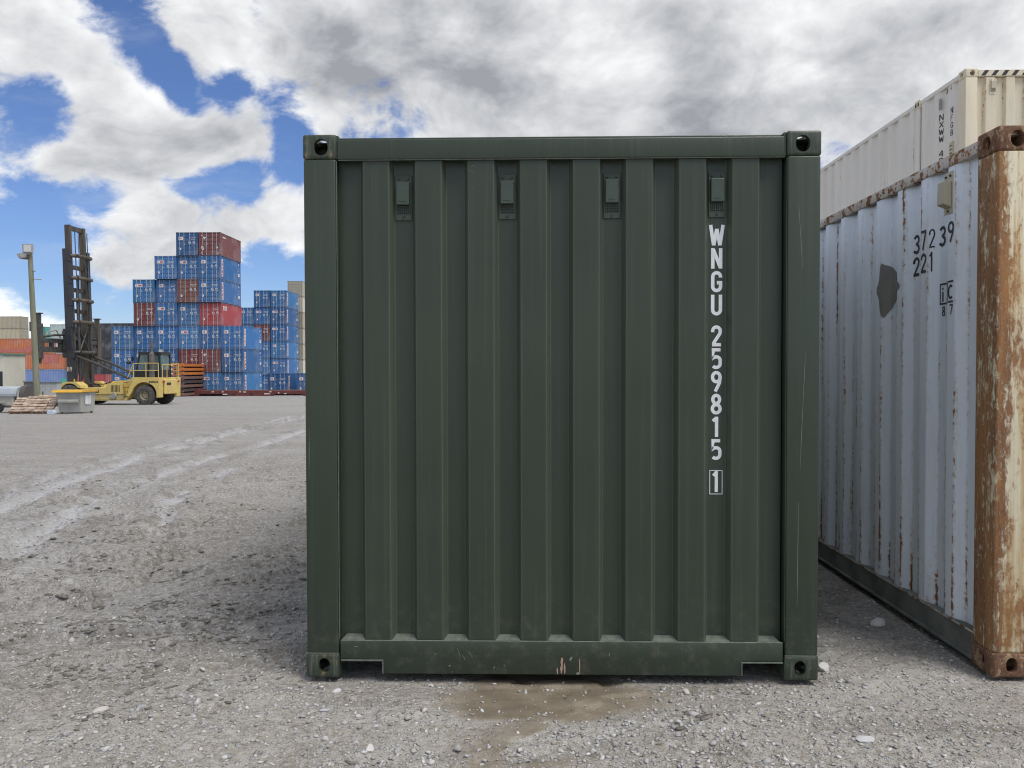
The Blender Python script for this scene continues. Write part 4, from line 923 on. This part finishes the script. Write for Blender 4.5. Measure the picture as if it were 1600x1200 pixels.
patches()

# ------------------------------------------------------------------ flat racks
def flat_racks():
    mo = simple('flat_rack_maroon', (.15, .042, .038), (.10, .03, .028), .75, scale=3); og = simple('flat_rack_orange', (.55, .17, .035), (.40, .12, .03), .7, scale=3); dk = simple('flat_rack_dark', (.05, .045, .045), (.09, .05, .04), .8, scale=4); br = simple('flat_rack_brown', (.22, .12, .09), (.13, .07, .055), .8, scale=4)
    # one opened out along the row
    r = empty('flat_rack', (-36.15, 82.3, -1.50)); tag(r, 'long maroon flat rack lying on the ground in front of the blue stacks', 'flat rack')
    L = 12.3; mb = MB(); mb.prism([(0, .02), (.5, .02), (.55, .22), (3.6, .22), (3.7, .0), (8.6, .0), (8.7, .22), (11.75, .22), (11.8, .02), (L, .02), (L, .62), (0, .62)], 0, .14, 'y'); mb.build('side_beam', mo, r)
    MB().prism([(0, .02), (L, .02), (L, .62), (0, .62)], 2.3, 2.44, 'y').build('side_beam', mo, r); MB().box(.02, L-.02, .14, 2.3, .50, .615).build('deck', br, r)
    for x in (0.02, L-.32): MB().box(x, x+.3, .1, 2.34, .62, .80).build('folded_end_wall', mo, r)
    for x in (4.1, 6.05): MB().box(x, x+.36, -.006, .02, .12, .26).build('fork_pocket', M['dark'], r)
    for x, z, w in ((1.9, .42, .25), (3.0, .42, .18), (3.1, .15, .5), (5.3, .40, .35), (4.9, .42, .2), (8.2, .42, .2), (7.6, .2, .6), (9.1, .3, .16), (9.8, .22, .22)): MB().box(x, x+w, -.004, .003, z, z+.10).build('painted_mark', M['far_white'], r)
    # folded ones stacked end on behind the lift truck
    z = -1.42; cols = [br, dk, br, dk, br, og, og, og]
    for i, m in enumerate(cols):
        r = empty('flat_rack', (-38.55, 79.5+.05*(i % 2), z)); tag(r, '%s folded flat rack, number %s from the ground in the pile behind the lift truck' % ({0: 'orange', 1: 'dark', 2: 'brown'}[0 if m is og else 1 if m is dk else 2], ['one', 'two', 'three', 'four', 'five', 'six', 'seven', 'eight'][i]), 'flat rack', 'folded flat racks in a pile')
        MB().prism([(0, 0), (2.44, 0), (2.44, .36), (2.3, .40), (1.5, .33), (.9, .33), (.14, .40), (0, .36)], 0, .3, 'y').build('end_beam', m, r)
        MB().box(.02, 2.42, .3, 11.9, .05, .33).build('deck', m, r); MB().prism([(0, 0), (2.44, 0), (2.44, .36), (0, .36)], 11.9, 12.2, 'y').build('end_beam', m, r)
        for x in (.0, 2.28): MB().box(x-.006, x+.166, -.012, .17, -.01+.02, .11).build('corner_fitting', dk if m is not dk else br, r)
        for x in (.55, 1.55): MB().box(x, x+.35, -.005, .01, .10, .26).build('fork_pocket', M['dark'], r)
        MB().box(1.15, 1.35, -.006, .01, .12, .28).build('painted_mark', M['far_white'], r)
        z += .44 if m is not og else .44
flat_racks()

# ------------------------------------------------------------------ container lift truck
def lift_truck():
    ye = simple('lift_yellow', (.66, .50, .15), (.58, .44, .15), .5, scale=3); yd = simple('lift_yellow_worn', (.54, .45, .20), (.38, .32, .16), .65, scale=6); na = simple('mast_navy', (.026, .029, .040), (.045, .045, .052), .5, scale=2); br = simple('mast_worn_steel', (.12, .095, .07), (.06, .052, .045), .6, scale=3, streak=True)
    st = simple('greasy_steel', (.075, .072, .068), (.035, .034, .034), .5, scale=5); ru = simple('tyre_rubber', (.10, .092, .085), (.055, .052, .05), .9, scale=6); rim = simple('rim_dusty_cream', (.36, .31, .19), (.25, .22, .15), .7, scale=6); bk = plain('cab_black', (.02, .021, .023), .5); ch = plain('cylinder_chrome', (.55, .55, .55), .25, 1.0)
    gl, k, b = mat_new('cab_glass'); b.inputs['Base Color'].default_value = (.16, .24, .23, 1); b.inputs['Roughness'].default_value = .05; b.inputs['Alpha'].default_value = .62
    a = R(4); root = empty('container_lift_truck', (-24.79, 50.5, 0), math.pi-a)
    gx = root.location; root.location.z = gzf(gx.x, gx.y)+.0
    tag(root, 'yellow container lift truck with tall dark mast standing before the blue stacks', 'lift truck')
    rad = .66
    FX = lambda x: x if x < 1.2 else 1.2+(x-1.2)*.913
    # body (x forward, y towards the camera side)
    body = MB().prism([(-1.0, .75), (-1.0, 1.78), (.55, 1.80), (1.1, 1.80), (1.25, 1.62), (2.55, 1.56), (2.75, 1.42), (2.8, 1.16), (6.0, 1.10), (6.0, .42), (1.2, .42), (.9, .75)], -.85, .85, 'y').build('chassis', ye, root, .03)
    for s in (1, -1):
        y0, y1 = (.85, 1.32) if s > 0 else (-1.32, -.85)
        arch = [(1.22, .30)]+[( .0+.86*math.cos(R(t)), .64+.86*math.sin(R(t))) for t in range(15, 166, 15)]+[(-.84, .5), (-1.02, .5), (-1.05, 1.80), (.45, 1.80), (.75, 1.62), (1.42, .30)]
        MB().prism(arch, y0, y1, 'y').build('rear_fender', ye, root, .012)
        MB().box(1.3, 4.6, y0+.01, y1-.02, .30, .36).build('step_board', yd, root); MB().box(1.45, 4.4, y0, y1-.12, .36, .72).build('side_tank', yd, root, .03)
        MB().prism([(1.45, .72), (4.45, .72), (4.65, 1.12), (2.85, 1.13), (2.7, 1.4), (1.5, 1.5)], y0, y1-.06, 'y').build('side_cover', ye, root, .02)
        MB().prism([(4.4, 1.10)]+[(5.25+.80*math.cos(R(t)), .62+.80*math.sin(R(t))) for t in range(140, 29, -10)]+[(6.1, 1.10), (6.0, 1.28), (5.7, 1.52), (4.8, 1.52), (4.45, 1.30)], y0, y1+(.3*s if s > 0 else 0), 'y').build('front_fender', ye, root, .012)
        if s > 0: MB().cyl((2.2, 1.20, .60), (2.2, 1.36, .60), .24, .20, 14).build('filter_housing', simple('dull_silver', (.34, .34, .33), None, .5), root)
    MB().box(-1.14, -1.0, -.70, .80, .70, 1.66).build('counterweight', ye, root, .05); MB().box(-1.16, -1.138, .1, .6, 1.30, 1.46).build('rear_grille', bk, root)
    MB().box(-.95, -.35, 1.3185, 1.325, 1.46, 1.58).build('maker_plate', bk, root)
    for i, chh in enumerate('HYSTER'):
        glyph(chh, .09, .13, .022, lambda u, v, k_, i=i: (2.35-i*.125-u, .8545+.0006*k_, 1.36-.0+v)).build('letter', simple('brown_print', (.16, .10, .03), None, .6), root)
        glyph(chh, .06, .08, .016, lambda u, v, k_, i=i: (-.42-i*.085-u, 1.326+.0006*k_, 1.48+v)).build('letter', ye, root)
    # wheels
    def wheel(x, y, s, dual):
        prof = [(.30, -.20), (.36, -.22), (.58, -.22), (.655, -.17), (rad, -.08), (rad, .08), (.655, .17), (.58, .22), (.36, .22), (.30, .20)]
        w = MB().lathe(prof, (x, y, rad), (0, 1, 0), 36).build('wheel', ru, root, 0, 2, 40)
        lug = MB()
        for i in range(22):
            t = 2*math.pi*i/22
            for sg in (-1, 1):
                tt = t+(.14 if sg > 0 else 0); c = Vector((x+math.cos(tt)*(rad-.005), y+sg*.10, rad+math.sin(tt)*(rad-.005)))
                m = Matrix.Translation(c) @ Matrix.Rotation(-tt, 4, 'Y'); lug.box(-.03, .028, -.085, .085, -.045, .045, m)
        lug.build('tread_lugs', ru, w)
        rp = [(.0, s*.06), (.12, s*.06), (.13, s*.10), (.19, s*.10), (.20, s*.02), (.26, s*.03), (.29, s*.18), (.31, s*.205)]
        MB().lathe(rp, (x, y, rad), (0, 1, 0), 24).build('rim', rim, w, 0, 2, 40)
        bl = MB()
        for i in range(8): t = 2*math.pi*i/8; bl.cyl((x+math.cos(t)*.16, y+s*.10, rad+math.sin(t)*.16), (x+math.cos(t)*.16, y+s*.125, rad+math.sin(t)*.16), .014, .014, 6)
        bl.build('wheel_nuts', st, w)
    for s in (1, -1):
        wheel(0, s*1.08, s, False); wheel(FX(5.25), s*1.02, s, True); wheel(FX(5.25), s*1.50, s, True)
    MB().cyl((0, -1.0, rad), (0, 1.0, rad), .14).build('rear_axle', st, root); MB().cyl((5.25, -1.4, rad), (5.25, 1.4, rad), .18).build('front_axle', st, root)
    # cab, deck rails, exhaust
    cab = MB(); x0, x1 = -.72, 1.0
    for y in (-.62, .62):
        cab.bar((x0, y, 1.8), (x0+.05, y, 3.35), .09, .09); cab.bar((x1, y, 1.8), (x1-.30, y, 3.35), .09, .09); cab.bar((x0-.02, y, 3.35), (x1-.25, y, 3.35), .10, .10); cab.box(x0, x1, y-.03, y+.03, 1.8, 2.25)
        cab.bar((.1, y, 2.2), (.1, y, 3.35), .07, .07)
    for x, z in ((x0, 3.35), (x1-.3, 3.35)): cab.bar((x, -.62, z), (x, .62, z), .10, .10)
    cab.box(x0, x0+.05, -.62, .62, 1.8, 2.3); cab.box(x1-.05, x1, -.62, .62, 1.8, 2.1); cab.box(x0, x1-.25, -.66, .66, 3.38, 3.46); c_ = cab.build('cab', bk, root)
    for y in (-.60, .60): MB().add([(x0+.05, y, 2.25), (x1-.08, y, 2.25), (x1-.30, y, 3.31), (x0+.06, y, 3.31)], [(0, 1, 2, 3)]).build('cab_window', gl, c_)
    MB().add([(x1-.1, -.57, 2.1), (x1-.1, .57, 2.1), (x1-.31, .57, 3.31), (x1-.31, -.57, 3.31)], [(0, 1, 2, 3)]).build('cab_window', gl, c_); MB().add([(x0+.03, -.57, 2.3), (x0+.03, .57, 2.3), (x0+.06, .57, 3.31), (x0+.06, -.57, 3.31)], [(0, 1, 2, 3)]).build('cab_window', gl, c_)
    seat = MB().box(-.4, .15, -.28, .28, 2.0, 2.2); seat.box(-.47, -.33, -.26, .26, 2.2, 2.85); seat.build('seat', bk, c_, .03)
    for x, y in ((-.5, .3), (-.35, -.2)): MB().cyl((x, y, 3.46), (x, y, 3.64), .07, .06, 10).build('beacon', simple('beacon_pale', (.55, .56, .55), None, .4), c_)
    e = MB().cyl((-.35, .98, 1.8), (-.35, .98, 3.30), .17, .17, 16); e.cyl((-.35, .98, 3.30), (-.35, .98, 3.45), .17, .09, 16); e.cyl((-.35, .98, 3.42), (-.35, .98, 4.2), .075, .07, 12); e.build('exhaust_stack', simple('exhaust_grey', (.15, .135, .12), (.09, .085, .08), .6, scale=4), root, 0, 2, 40)
    for y in (1.25, -1.25):
        p = [(1.15, y, 1.8), (.75, y, 2.70), (.30, y, 2.72), (-.45, y, 2.72), (-.95, y, 2.72), (-.95, y, 1.8)]; rl = MB().tube(p, .026); rl.tube([(.75, y, 2.7), (.75, y, 1.8)], .026); rl.tube([(-.1, y, 2.72), (-.1, y, 1.8)], .026); rl.tube([(.95, y, 2.25), (-.95, y, 2.25)], .022); rl.build('hand_rail', ye, root)
    rl = MB()
    for y in (-.9, .35, .9): rl.tube([(-1.02, y, 1.66), (-1.02, y, 2.62)], .024)
    rl.tube([(-1.02, -.9, 2.62), (-1.02, .9, 2.62)], .024); rl.build('rear_rail', ye, root)
    # mast
    lean = .030
    def mp(x, y, z): return (x+lean*(z-.5), y, z)
    mx = 5.55
    for s in (1, -1):
        MB().bar(mp(mx, s*.98, .55), mp(mx, s*.98, 10.25), .26, .46).build('outer_upright', na, root, .01)
        MB().bar(mp(mx+.02, s*.72, 1.0), mp(mx+.02, s*.72, 11.85), .20, .40).build('inner_upright', br, root, .01)
        MB().tube([mp(mx-.42, s*.62, 1.2), mp(mx-.42, s*.62, 7.6)], .085, 10).build('lift_cylinder', st, root); MB().tube([mp(mx-.42, s*.62, 7.6), mp(mx-.42, s*.62, 11.5)], .035, 8).build('lift_rod', simple('rod_blue_grey', (.10, .16, .20), None, .3, .6), root)
        MB().tube([mp(mx+.1, s*.40, 1.5), mp(mx+.1, s*.40, 11.6)], .022, 6).build('lift_chain', st, root)
        MB().tube([mp(mx-.2, s*.80, 3.25), (3.9, s*.88, 2.75), (1.35, s*.80, 1.75)], .085, 10).build('tilt_cylinder', st, root); MB().tube([mp(mx-.15, s*.80, 3.27), (4.7, s*.86, 3.02)], .05, 10).build('tilt_rod', ch, root)
        MB().tube([mp(mx-.25, s*.9, 1.1), mp(mx-.35, s*.6, 3.3), mp(mx-.35, -s*.5, 5.2)], .055, 8).build('mast_brace', st, root)
    for z in (9.8, 8.35, 6.9, 5.45, 3.45):
        c = MB(); pts = [mp(mx-.1, 1.0, z), mp(mx-.58, .72, z), mp(mx-.66, 0, z), mp(mx-.58, -.72, z), mp(mx-.1, -1.0, z)]; c.tube(pts, .125, 10); c.build('cross_member', br if z > 4 else st, root, 0, 2, 50); MB().bar(mp(mx-.1, .86, z-.05), mp(mx-.1, 1.12, z-.05), .42, .62).build('gusset', na, root)
    for z in (11.68, 9.1, 7.6, 6.2): MB().bar(mp(mx+.05, -.72, z), mp(mx+.05, .72, z), .22, .26 if z < 11 else .30).build('inner_cross_member', br, root)
    for i, cc in enumerate('H9'): glyph(cc, .15, .30, .055, lambda u, v, k_, i=i: (mp(mx+.19-i*.21, 0, 2.35)[0]-u, 1.1125+.001*k_, 2.2+v)).build('letter', simple('cream_print', (.66, .60, .40), None, .6), root)
    # carriage and spreader (wide across, carried ahead of the mast)
    cx = mx+.42+.12
    car = MB().box(cx-.16, cx+.16, -1.0, 1.0, 3.15, 3.45); car.box(cx-.16, cx+.16, -1.0, 1.0, 4.55, 4.85); car.box(cx-.14, cx+.14, -.95, -.65, 3.1, 5.0); car.box(cx-.14, cx+.14, .65, .95, 3.1, 5.0); car.build('carriage', st, root, .01)
    sp = MB().box(cx+.2, cx+.60, -2.9, 2.9, 3.45, 3.80); sp.box(cx+.22, cx+.58, -2.9, 2.9, 4.05, 4.32); 
    for y in np.linspace(-2.6, 2.6, 7): sp.box(cx+.26, cx+.54, y-.08, y+.08, 3.8, 4.05)
    sp.build('spreader_beam', st, root, .01)
    for s in (1, -1):
        ar = MB().box(cx+.16, cx+.68, s*2.95-.20, s*2.95+.20, 3.0, 5.25); ar.box(cx+.22, cx+.50, s*2.95-.12, s*2.95+.12, 5.25, 5.85); ar.box(cx+.10, cx+.60, s*2.95-.16, s*2.95+.16, 5.85, 5.92); ar.box(cx+.60, cx+.92, s*2.95-.14, s*2.95+.14, 4.75, 5.35); ar.box(cx+.25, cx+.6, s*2.95-.14, s*2.95+.14, 2.7, 3.0)
        ar.build('spreader_arm', st if s > 0 else br, root, .015); MB().tube([(cx+.3, s*2.75, 3.9), (cx+.25, s*2.2, 4.75), (cx+.2, s*1.5, 4.9), (cx+.2, s*1.1, 4.4)], .045).build('hydraulic_hose', simple('hose_cream', (.40, .36, .28), None, .7) if s > 0 else bk, root)
        MB().tube([(cx+.3, s*2.75, 4.4), (cx+.1, s*1.8, 4.55), (cx+.1, s*1.0, 4.6)], .07).build('side_shift_cylinder', st, root)
    MB().box(5.9, 6.05, -.9, .9, .9, 1.5).build('front_plate', yd, root)
    for y in (1.14,): MB().box(5.2, 5.28, y-.02, y+.02, 1.1, 1.7).build('yellow_post', simple('marker_yellow', (.75, .62, .05), None, .6), root)
    lv = MB()
    for i in range(7): lv.box(1.75+i*.10, 1.80+i*.10, 1.255, 1.266, .86, 1.30)
    o_ = lv.build('louvres', bk, root); o_['kind'] = 'stuff'
    for y in (1.26, -1.26):
        for z in (.55, .85, 1.15, 1.45): MB().box(1.08, 1.42, y-.02, y+.10, z, z+.03).build('ladder_step', bk, root)
        MB().cyl((.95, y, 2.75), (1.10, y+.03, 2.80), .10, .13, 12).build('work_light', bk, root); MB().box(.72, .75, y-.02, y+.20, 2.85, 3.15).build('mirror', bk, root); MB().tube([(.75, y, 2.7), (.74, y+.1, 2.9)], .015).build('mirror_arm', bk, root)
        MB().cyl((-1.16, y*.72, 1.52), (-1.10, y*.72, 1.52), .07, .07, 10).build('tail_light', plain('tail_light_red', (.35, .02, .02), .3), root)
    for i in range(4): MB().tube([mp(mx-.18, .30-.07*i, z) for z in (1.6, 3.4, 5.2, 7.0, 8.6)], .022, 6).build('mast_hose', bk, root)
    for i in range(3): MB().tube([mp(mx-.3, .5-.1*i, 2.2), (4.6, .45-.1*i, 1.35), (3.6, .4-.1*i, 1.35), (2.9, .4-.1*i, 1.5)], .03, 6).build('chassis_hose', bk, root)
    for x, w in ((3.3, .5), (4.0, .28)): MB().box(x, x+w, 1.258, 1.263, .80, 1.0).build('grime_patch', st, root)
    MB().box(4.55, 4.72, 1.30, 1.305, 1.18, 1.30).build('decal', plain('decal_red', (.45, .05, .03), .5), root)
    def squeeze(o):
        if o.name.startswith('wheel'): return
        for v in o.data.vertices: v.co.x = FX(v.co.x)
        for c in o.children: squeeze(c)
    for o in list(root.children): squeeze(o)
lift_truck()

# ------------------------------------------------------------------ pole, cabin, bin, trailer and small things at the left
def left_things():
    gzz = lambda x, y: gzf(x, y)
    # light pole
    x, y = -28.5, 44.0; z0 = gzz(x, y); wood = simple('green_grey_timber', (.235, .24, .165), (.17, .165, .115), .85, scale=5, streak=True, bmp=.3); gal = simple('lamp_housing', (.40, .39, .37), (.25, .25, .24), .5, scale=5); lens = plain('lamp_glass', (.62, .63, .62), .15)
    r = empty('light_pole', (x, y, z0)); tag(r, 'leaning timber light pole with two floodlights at its top', 'light pole'); H = 8.95; top = Vector((-.33, 0, H))
    MB().cyl((0, 0, -.3), tuple(top), .185, .125, 14).build('pole', wood, r, 0, 2, 50)
    d = top/H
    MB().box(top.x-.55, top.x+.12, -.20, -.12, H-.12, H-.04).build('crossarm', gal, r)
    f = MB().prism([(-.28, 0), (.28, 0), (.28, .50), (-.28, .50)], -.32, -.12, 'y'); 
    m = Matrix.Translation((top.x+.02, 0, H-.02)); f.v = [tuple(m @ Vector(v)) for v in f.v]; fl = f.build('floodlight', gal, r, .02); MB().box(top.x-.16, top.x+.26, -.325, -.318, H+.03, H+.43).build('lamp_glass', lens, fl)
    f = MB().prism([(-.62, .02), (-.04, .02), (-.10, -.20), (-.46, -.26)], -.30, .22, 'y'); f.v = [tuple(Vector(v)+Vector((top.x, 0, H-.10))) for v in f.v]; fl = f.build('floodlight', gal, r, .02); MB().box(top.x-.42, top.x-.14, -.22, .16, H-.372, H-.362).build('lamp_glass', lens, fl)
    for zz, w in ((H-1.05, .22), (H-1.5, .55)): MB().bar((top.x*zz/H+.1, 0, zz), (top.x*zz/H+.1+w, -.1, zz-.10*w), .05, .05).build('bracket', gal, r)
    # site cabin
    cr = simple('cabin_cream_panel', (.66, .64, .54), (.60, .58, .49), .55, scale=1.2); gt = simple('cabin_green_trim', (.12, .26, .22), None, .5)
    x1, y = -34.65, 50.0; z0 = gzz(x1, y); r = empty('site_cabin', (x1, y, z0)); tag(r, 'cream panel site cabin with green roof trim at the left edge', 'cabin')
    MB().box(-8, 0, 0, 2.2, .25, 3.28).build('wall', cr, r, .01); MB().box(-8.08, .08, -.10, 2.3, 3.28, 3.39).build('roof', gt, r, .01)
    for xx in (-1.62, -2.84, -4.06): MB().box(xx-.012, xx+.012, -.006, .0, .25, 2.94).build('panel_joint', simple('joint_grey', (.35, .35, .31), None, .6), r)
    w = MB().box(-1.4, -.07, -.03, .0, .85, 2.2).build('window', plain('window_frame_dark', (.03, .035, .04), .4), r); gl = plain('window_dark_glass', (.03, .04, .05), .06); MB().box(-1.32, -.76, -.036, -.031, .92, 2.13).build('pane', gl, w); MB().box(-.72, -.14, -.036, -.031, .92, 2.13).build('pane', gl, w)
    for xx in (-7.5, -3.9, -.3): MB().box(xx-.15, xx+.15, .2, 2.0, -.1, .25).build('support_block', M['dark'], r)
    # grey steel cabinets behind the pole
    gy = simple('grey_steel_sheet', (.42, .44, .43), (.34, .355, .35), .6, scale=2); dg = simple('dark_grey_sheet', (.17, .18, .18), (.13, .135, .135), .65, scale=2)
    for (xa, xb, yy, h, mt, lab) in ((-30.72, -30.06, 46.1, 1.47, dg, 'dark grey steel cabinet standing left of the timber light pole'), (-30.02, -28.62, 46.0, 1.43, gy, 'pale grey steel cabinet standing behind the timber light pole')):
        z0 = gzz(xa, yy); r = empty('steel_cabinet', (xa, yy, z0)); tag(r, lab, 'cabinet', 'steel cabinets by the light pole'); MB().box(0, xb-xa, 0, .45, .08, h).build('cabinet_body', mt, r, .01); MB().box(-.03, xb-xa+.03, -.04, .49, h, h+.06).build('cabinet_roof', dg, r)
        for q in (.5,): dd = MB().box(.08, (xb-xa)*q-.02, -.02, .0, .2, h-.12).build('cabinet_door', mt, r, .004); MB().box((xb-xa)*q-.16, (xb-xa)*q-.12, -.05, -.02, h*.5, h*.5+.2).build('handle', M['dark'], dd); dd = MB().box((xb-xa)*q+.02, xb-xa-.08, -.02, .0, .2, h-.12).build('cabinet_door', mt, r, .004)
        MB().box(.05, xb-xa-.05, .1, .4, -.05, .08).build('plinth', M['dark'], r)
    # rubbish bin with yellow lid
    bg = simple('bin_grey', (.40, .40, .37), (.33, .33, .30), .6, scale=3, streak=True); yl = simple('bin_lid_yellow', (.68, .38, .03), (.58, .33, .04), .45, scale=4); x, y = -21.72, 34.95; z0 = gzz(x, y)
    r = empty('rubbish_bin', (x, y, z0), R(1)); tag(r, 'grey steel rubbish bin with a yellow lid in front of the lift truck', 'bin')
    b_ = MB(); vs = [(.04, .04, .06), (1.06, .04, .06), (1.06, 1.16, .06), (.04, 1.16, .06), (-.04, -.06, .98), (1.10, -.06, .98), (1.10, 1.20, .98), (-.04, 1.20, .98)]; b_.add(vs, [(0, 3, 2, 1), (4, 5, 6, 7), (0, 1, 5, 4), (1, 2, 6, 5), (2, 3, 7, 6), (3, 0, 4, 7)]); b_.build('bin_body', bg, r, .015)
    MB().prism([(-.04, .50), (-.16, .52), (-.16, .62), (-.04, .68)], .10, 1.02, 'x').build('fork_sleeve', bg, r, .01); MB().box(-.02, 1.07, -.075, -.02, .93, .985).build('rim', bg, r)
    MB().prism([(-.20, .99), (1.25, .99), (1.22, 1.06), (.5, 1.11), (-.12, 1.08)], -.18, 1.22, 'x').build('lid', yl, r, .01)
    MB().add([(1.105, .30, .42), (1.105, .78, .40), (1.107, .80, .86), (1.106, .58, .80), (1.107, .34, .88)], [(0, 1, 2, 3, 4)]).build('notice_sheet', M['far_white'], r)
    for xx in (.12, .98):
        for yy in (.15, 1.05): MB().cyl((xx-.03, yy, .05), (xx+.03, yy, .05), .055, .055, 10).build('castor', M['dark'], r)
    x, y = -21.75, 34.55; o = MB().prism([(-.18, 0), (.17, 0), (.20, .10), (.06, .22), (-.05, .15), (-.16, .19)], -.1, .12, 'y').build('plastic_bag', simple('pale_blue_plastic', (.42, .52, .66), (.60, .66, .72), .4, scale=8), None, .02); o.location = (x, y, gzz(x, y)-.01); tag(o, 'crumpled pale blue plastic bag at the foot of the bin', 'bag')
    # generator trailer
    x, y = -25.45, 36.0; z0 = gzz(x, y); r = empty('trailer', (x, y, z0)); r.scale = (1, .5, .70); tag(r, 'low trailer carrying a grey hooded generator at the left edge', 'trailer'); sh = simple('hood_grey_blue', (.42, .47, .50), (.35, .39, .42), .45, scale=2); dk = simple('trailer_dark_steel', (.075, .075, .078), (.11, .095, .08), .7, scale=4); gn = simple('engine_green', (.035, .075, .065), None, .5); cm = simple('cream_box', (.52, .50, .44), None, .6)
    MB().box(-2.5, 1.9, .05, .17, .36, .50).build('side_beam', dk, r); MB().box(-2.5, 1.9, 1.3, 1.42, .36, .50).build('side_beam', dk, r); MB().box(-2.5, 1.55, .17, 1.3, .44, .495).build('deck', dk, r)
    MB().tube([(1.88, .1, .43), (2.85, .5, .46), (3.1, .55, .50)], .045).build('drawbar', dk, r); MB().tube([(1.88, 1.38, .43), (2.9, .65, .47)], .045).build('drawbar', dk, r)
    h = [(-2.2, 1.15), (1.02, 1.15), (1.10, 1.42), (1.0, 1.66), (-2.2, 1.58)]
    MB().prism([(-.06, 1.12), (-.08, 1.30), (.10, 1.66), (.7, 1.80), (1.3, 1.66), (1.5, 1.3), (1.48, 1.12)], -2.3, 1.10, 'x').build('generator_hood', sh, r, .01)
    MB().prism(arc(.72, 1.15, .74, .70, 0, 180, 12)+[(-.02, .50), (1.46, .50)], 1.22, 1.46, 'x').build('radiator_cowl', dk, r); MB().box(.15, .95, .12, .9, .50, 1.12).build('control_box', cm, r, .01); MB().box(1.12, 1.22, .02, 1.4, .50, 1.5).build('end_panel', cm, r)
    MB().cyl((-1.6, .5, .83), (-.1, .5, .83), .28, .26, 16).build('engine', gn, r)
    for xx in (-1.0, .15): 
        w = MB().lathe([(.14, -.09), (.30, -.10), (.33, -.05), (.33, .05), (.30, .10), (.14, .09)], (xx, .0, .33), (0, 1, 0), 22).build('wheel', plain('trailer_tyre', (.035, .034, .033), .9), r); MB().lathe([(0, -.05), (.08, -.06), (.14, -.04), (.15, -.09)], (xx, .0, .33), (0, 1, 0), 16).build('rim', gy, w)
        MB().box(xx-.42, xx+.42, -.13, .04, .66, .69).build('mudguard', dk, r)
    # leaning bundle of weathered pallets
    pw = simple('pallet_timber', (.40, .30, .22), (.24, .16, .11), .85, scale=5, bmp=.2); pw2 = simple('pallet_timber_pale', (.52, .43, .34), (.34, .25, .19), .85, scale=5, bmp=.2)
    for n, (px, py, tilt, lab) in enumerate(((-23.25, 34.7, 28, 'weathered timber pallet leaning in front of the light pole, nearest the trailer'), (-22.85, 34.8, 33, 'second weathered pallet leaning behind the trailer drawbar'), (-22.5, 34.95, 38, 'rightmost weathered pallet leaning beside the grey bin'))):
        r = empty('pallet', (px, py, gzz(px, py)+.02)); r.rotation_euler = (R(36+5*n), R(0), R(8-6*n)); tag(r, lab, 'pallet', 'weathered pallets in a leaning bundle'); 
        for i in range(6): MB().box(-.55, .55, .02+i*.18, .02+i*.18+.12, .10, .122).build('top_board', (pw, pw2)[(i+n) % 2], r)
        for xx in (-.52, -.04, .44): MB().box(xx, xx+.08, 0, 1.08, .0, .10).build('bearer', pw, r)
        for i in range(3): MB().box(-.55, .55, .02+i*.46, .02+i*.46+.12, -.022, .0).build('bottom_board', pw, r)
    # small signs
    y = 78.0; x = -45.0; z0 = gzz(x, y); r = empty('warning_sign', (x, y, z0)); tag(r, 'yellow diamond warning sign with black border before the red container', 'sign'); ys = plain('sign_yellow', (.80, .66, .04), .5)
    MB().cyl((0, 0, 0), (0, 0, 2.3), .04).build('post', M['far_rod'], r); bd = MB().prism([(0, 1.15), (.56, 1.70), (0, 2.25), (-.56, 1.70)], -.08, -.06, 'y').build('sign_border', M['hazard_black'], r); MB().prism([(0, 1.27), (.44, 1.70), (0, 2.13), (-.44, 1.70)], -.088, -.082, 'y').build('sign_face', ys, bd); MB().prism([(-.06, 1.45), (.06, 1.45), (.06, 1.75), (.18, 1.75), (0, 1.98), (-.18, 1.75), (-.06, 1.75)], -.094, -.0885, 'y').build('arrow', M['hazard_black'], bd)
    x, y = -58.2, 95.0; z0 = gzz(x, y); r = empty('notice_board', (x, y, z0)); tag(r, 'small green notice board on a post before the periwinkle container', 'sign'); MB().cyl((0, 0, 0), (0, 0, 2.0), .04).build('post', M['far_rod'], r); MB().box(-.32, .32, -.06, -.04, 1.35, 2.05).build('board', simple('sign_green', (.06, .50, .36), None, .5), r)
left_things()

for o in bpy.data.objects:
    if o.parent and o.name.split('.')[0] in ('door_print', 'side_print', 'banner_print', 'mesh_bars', 'tread_lugs', 'wheel_nuts', 'floor_beams'): o['kind'] = 'stuff'
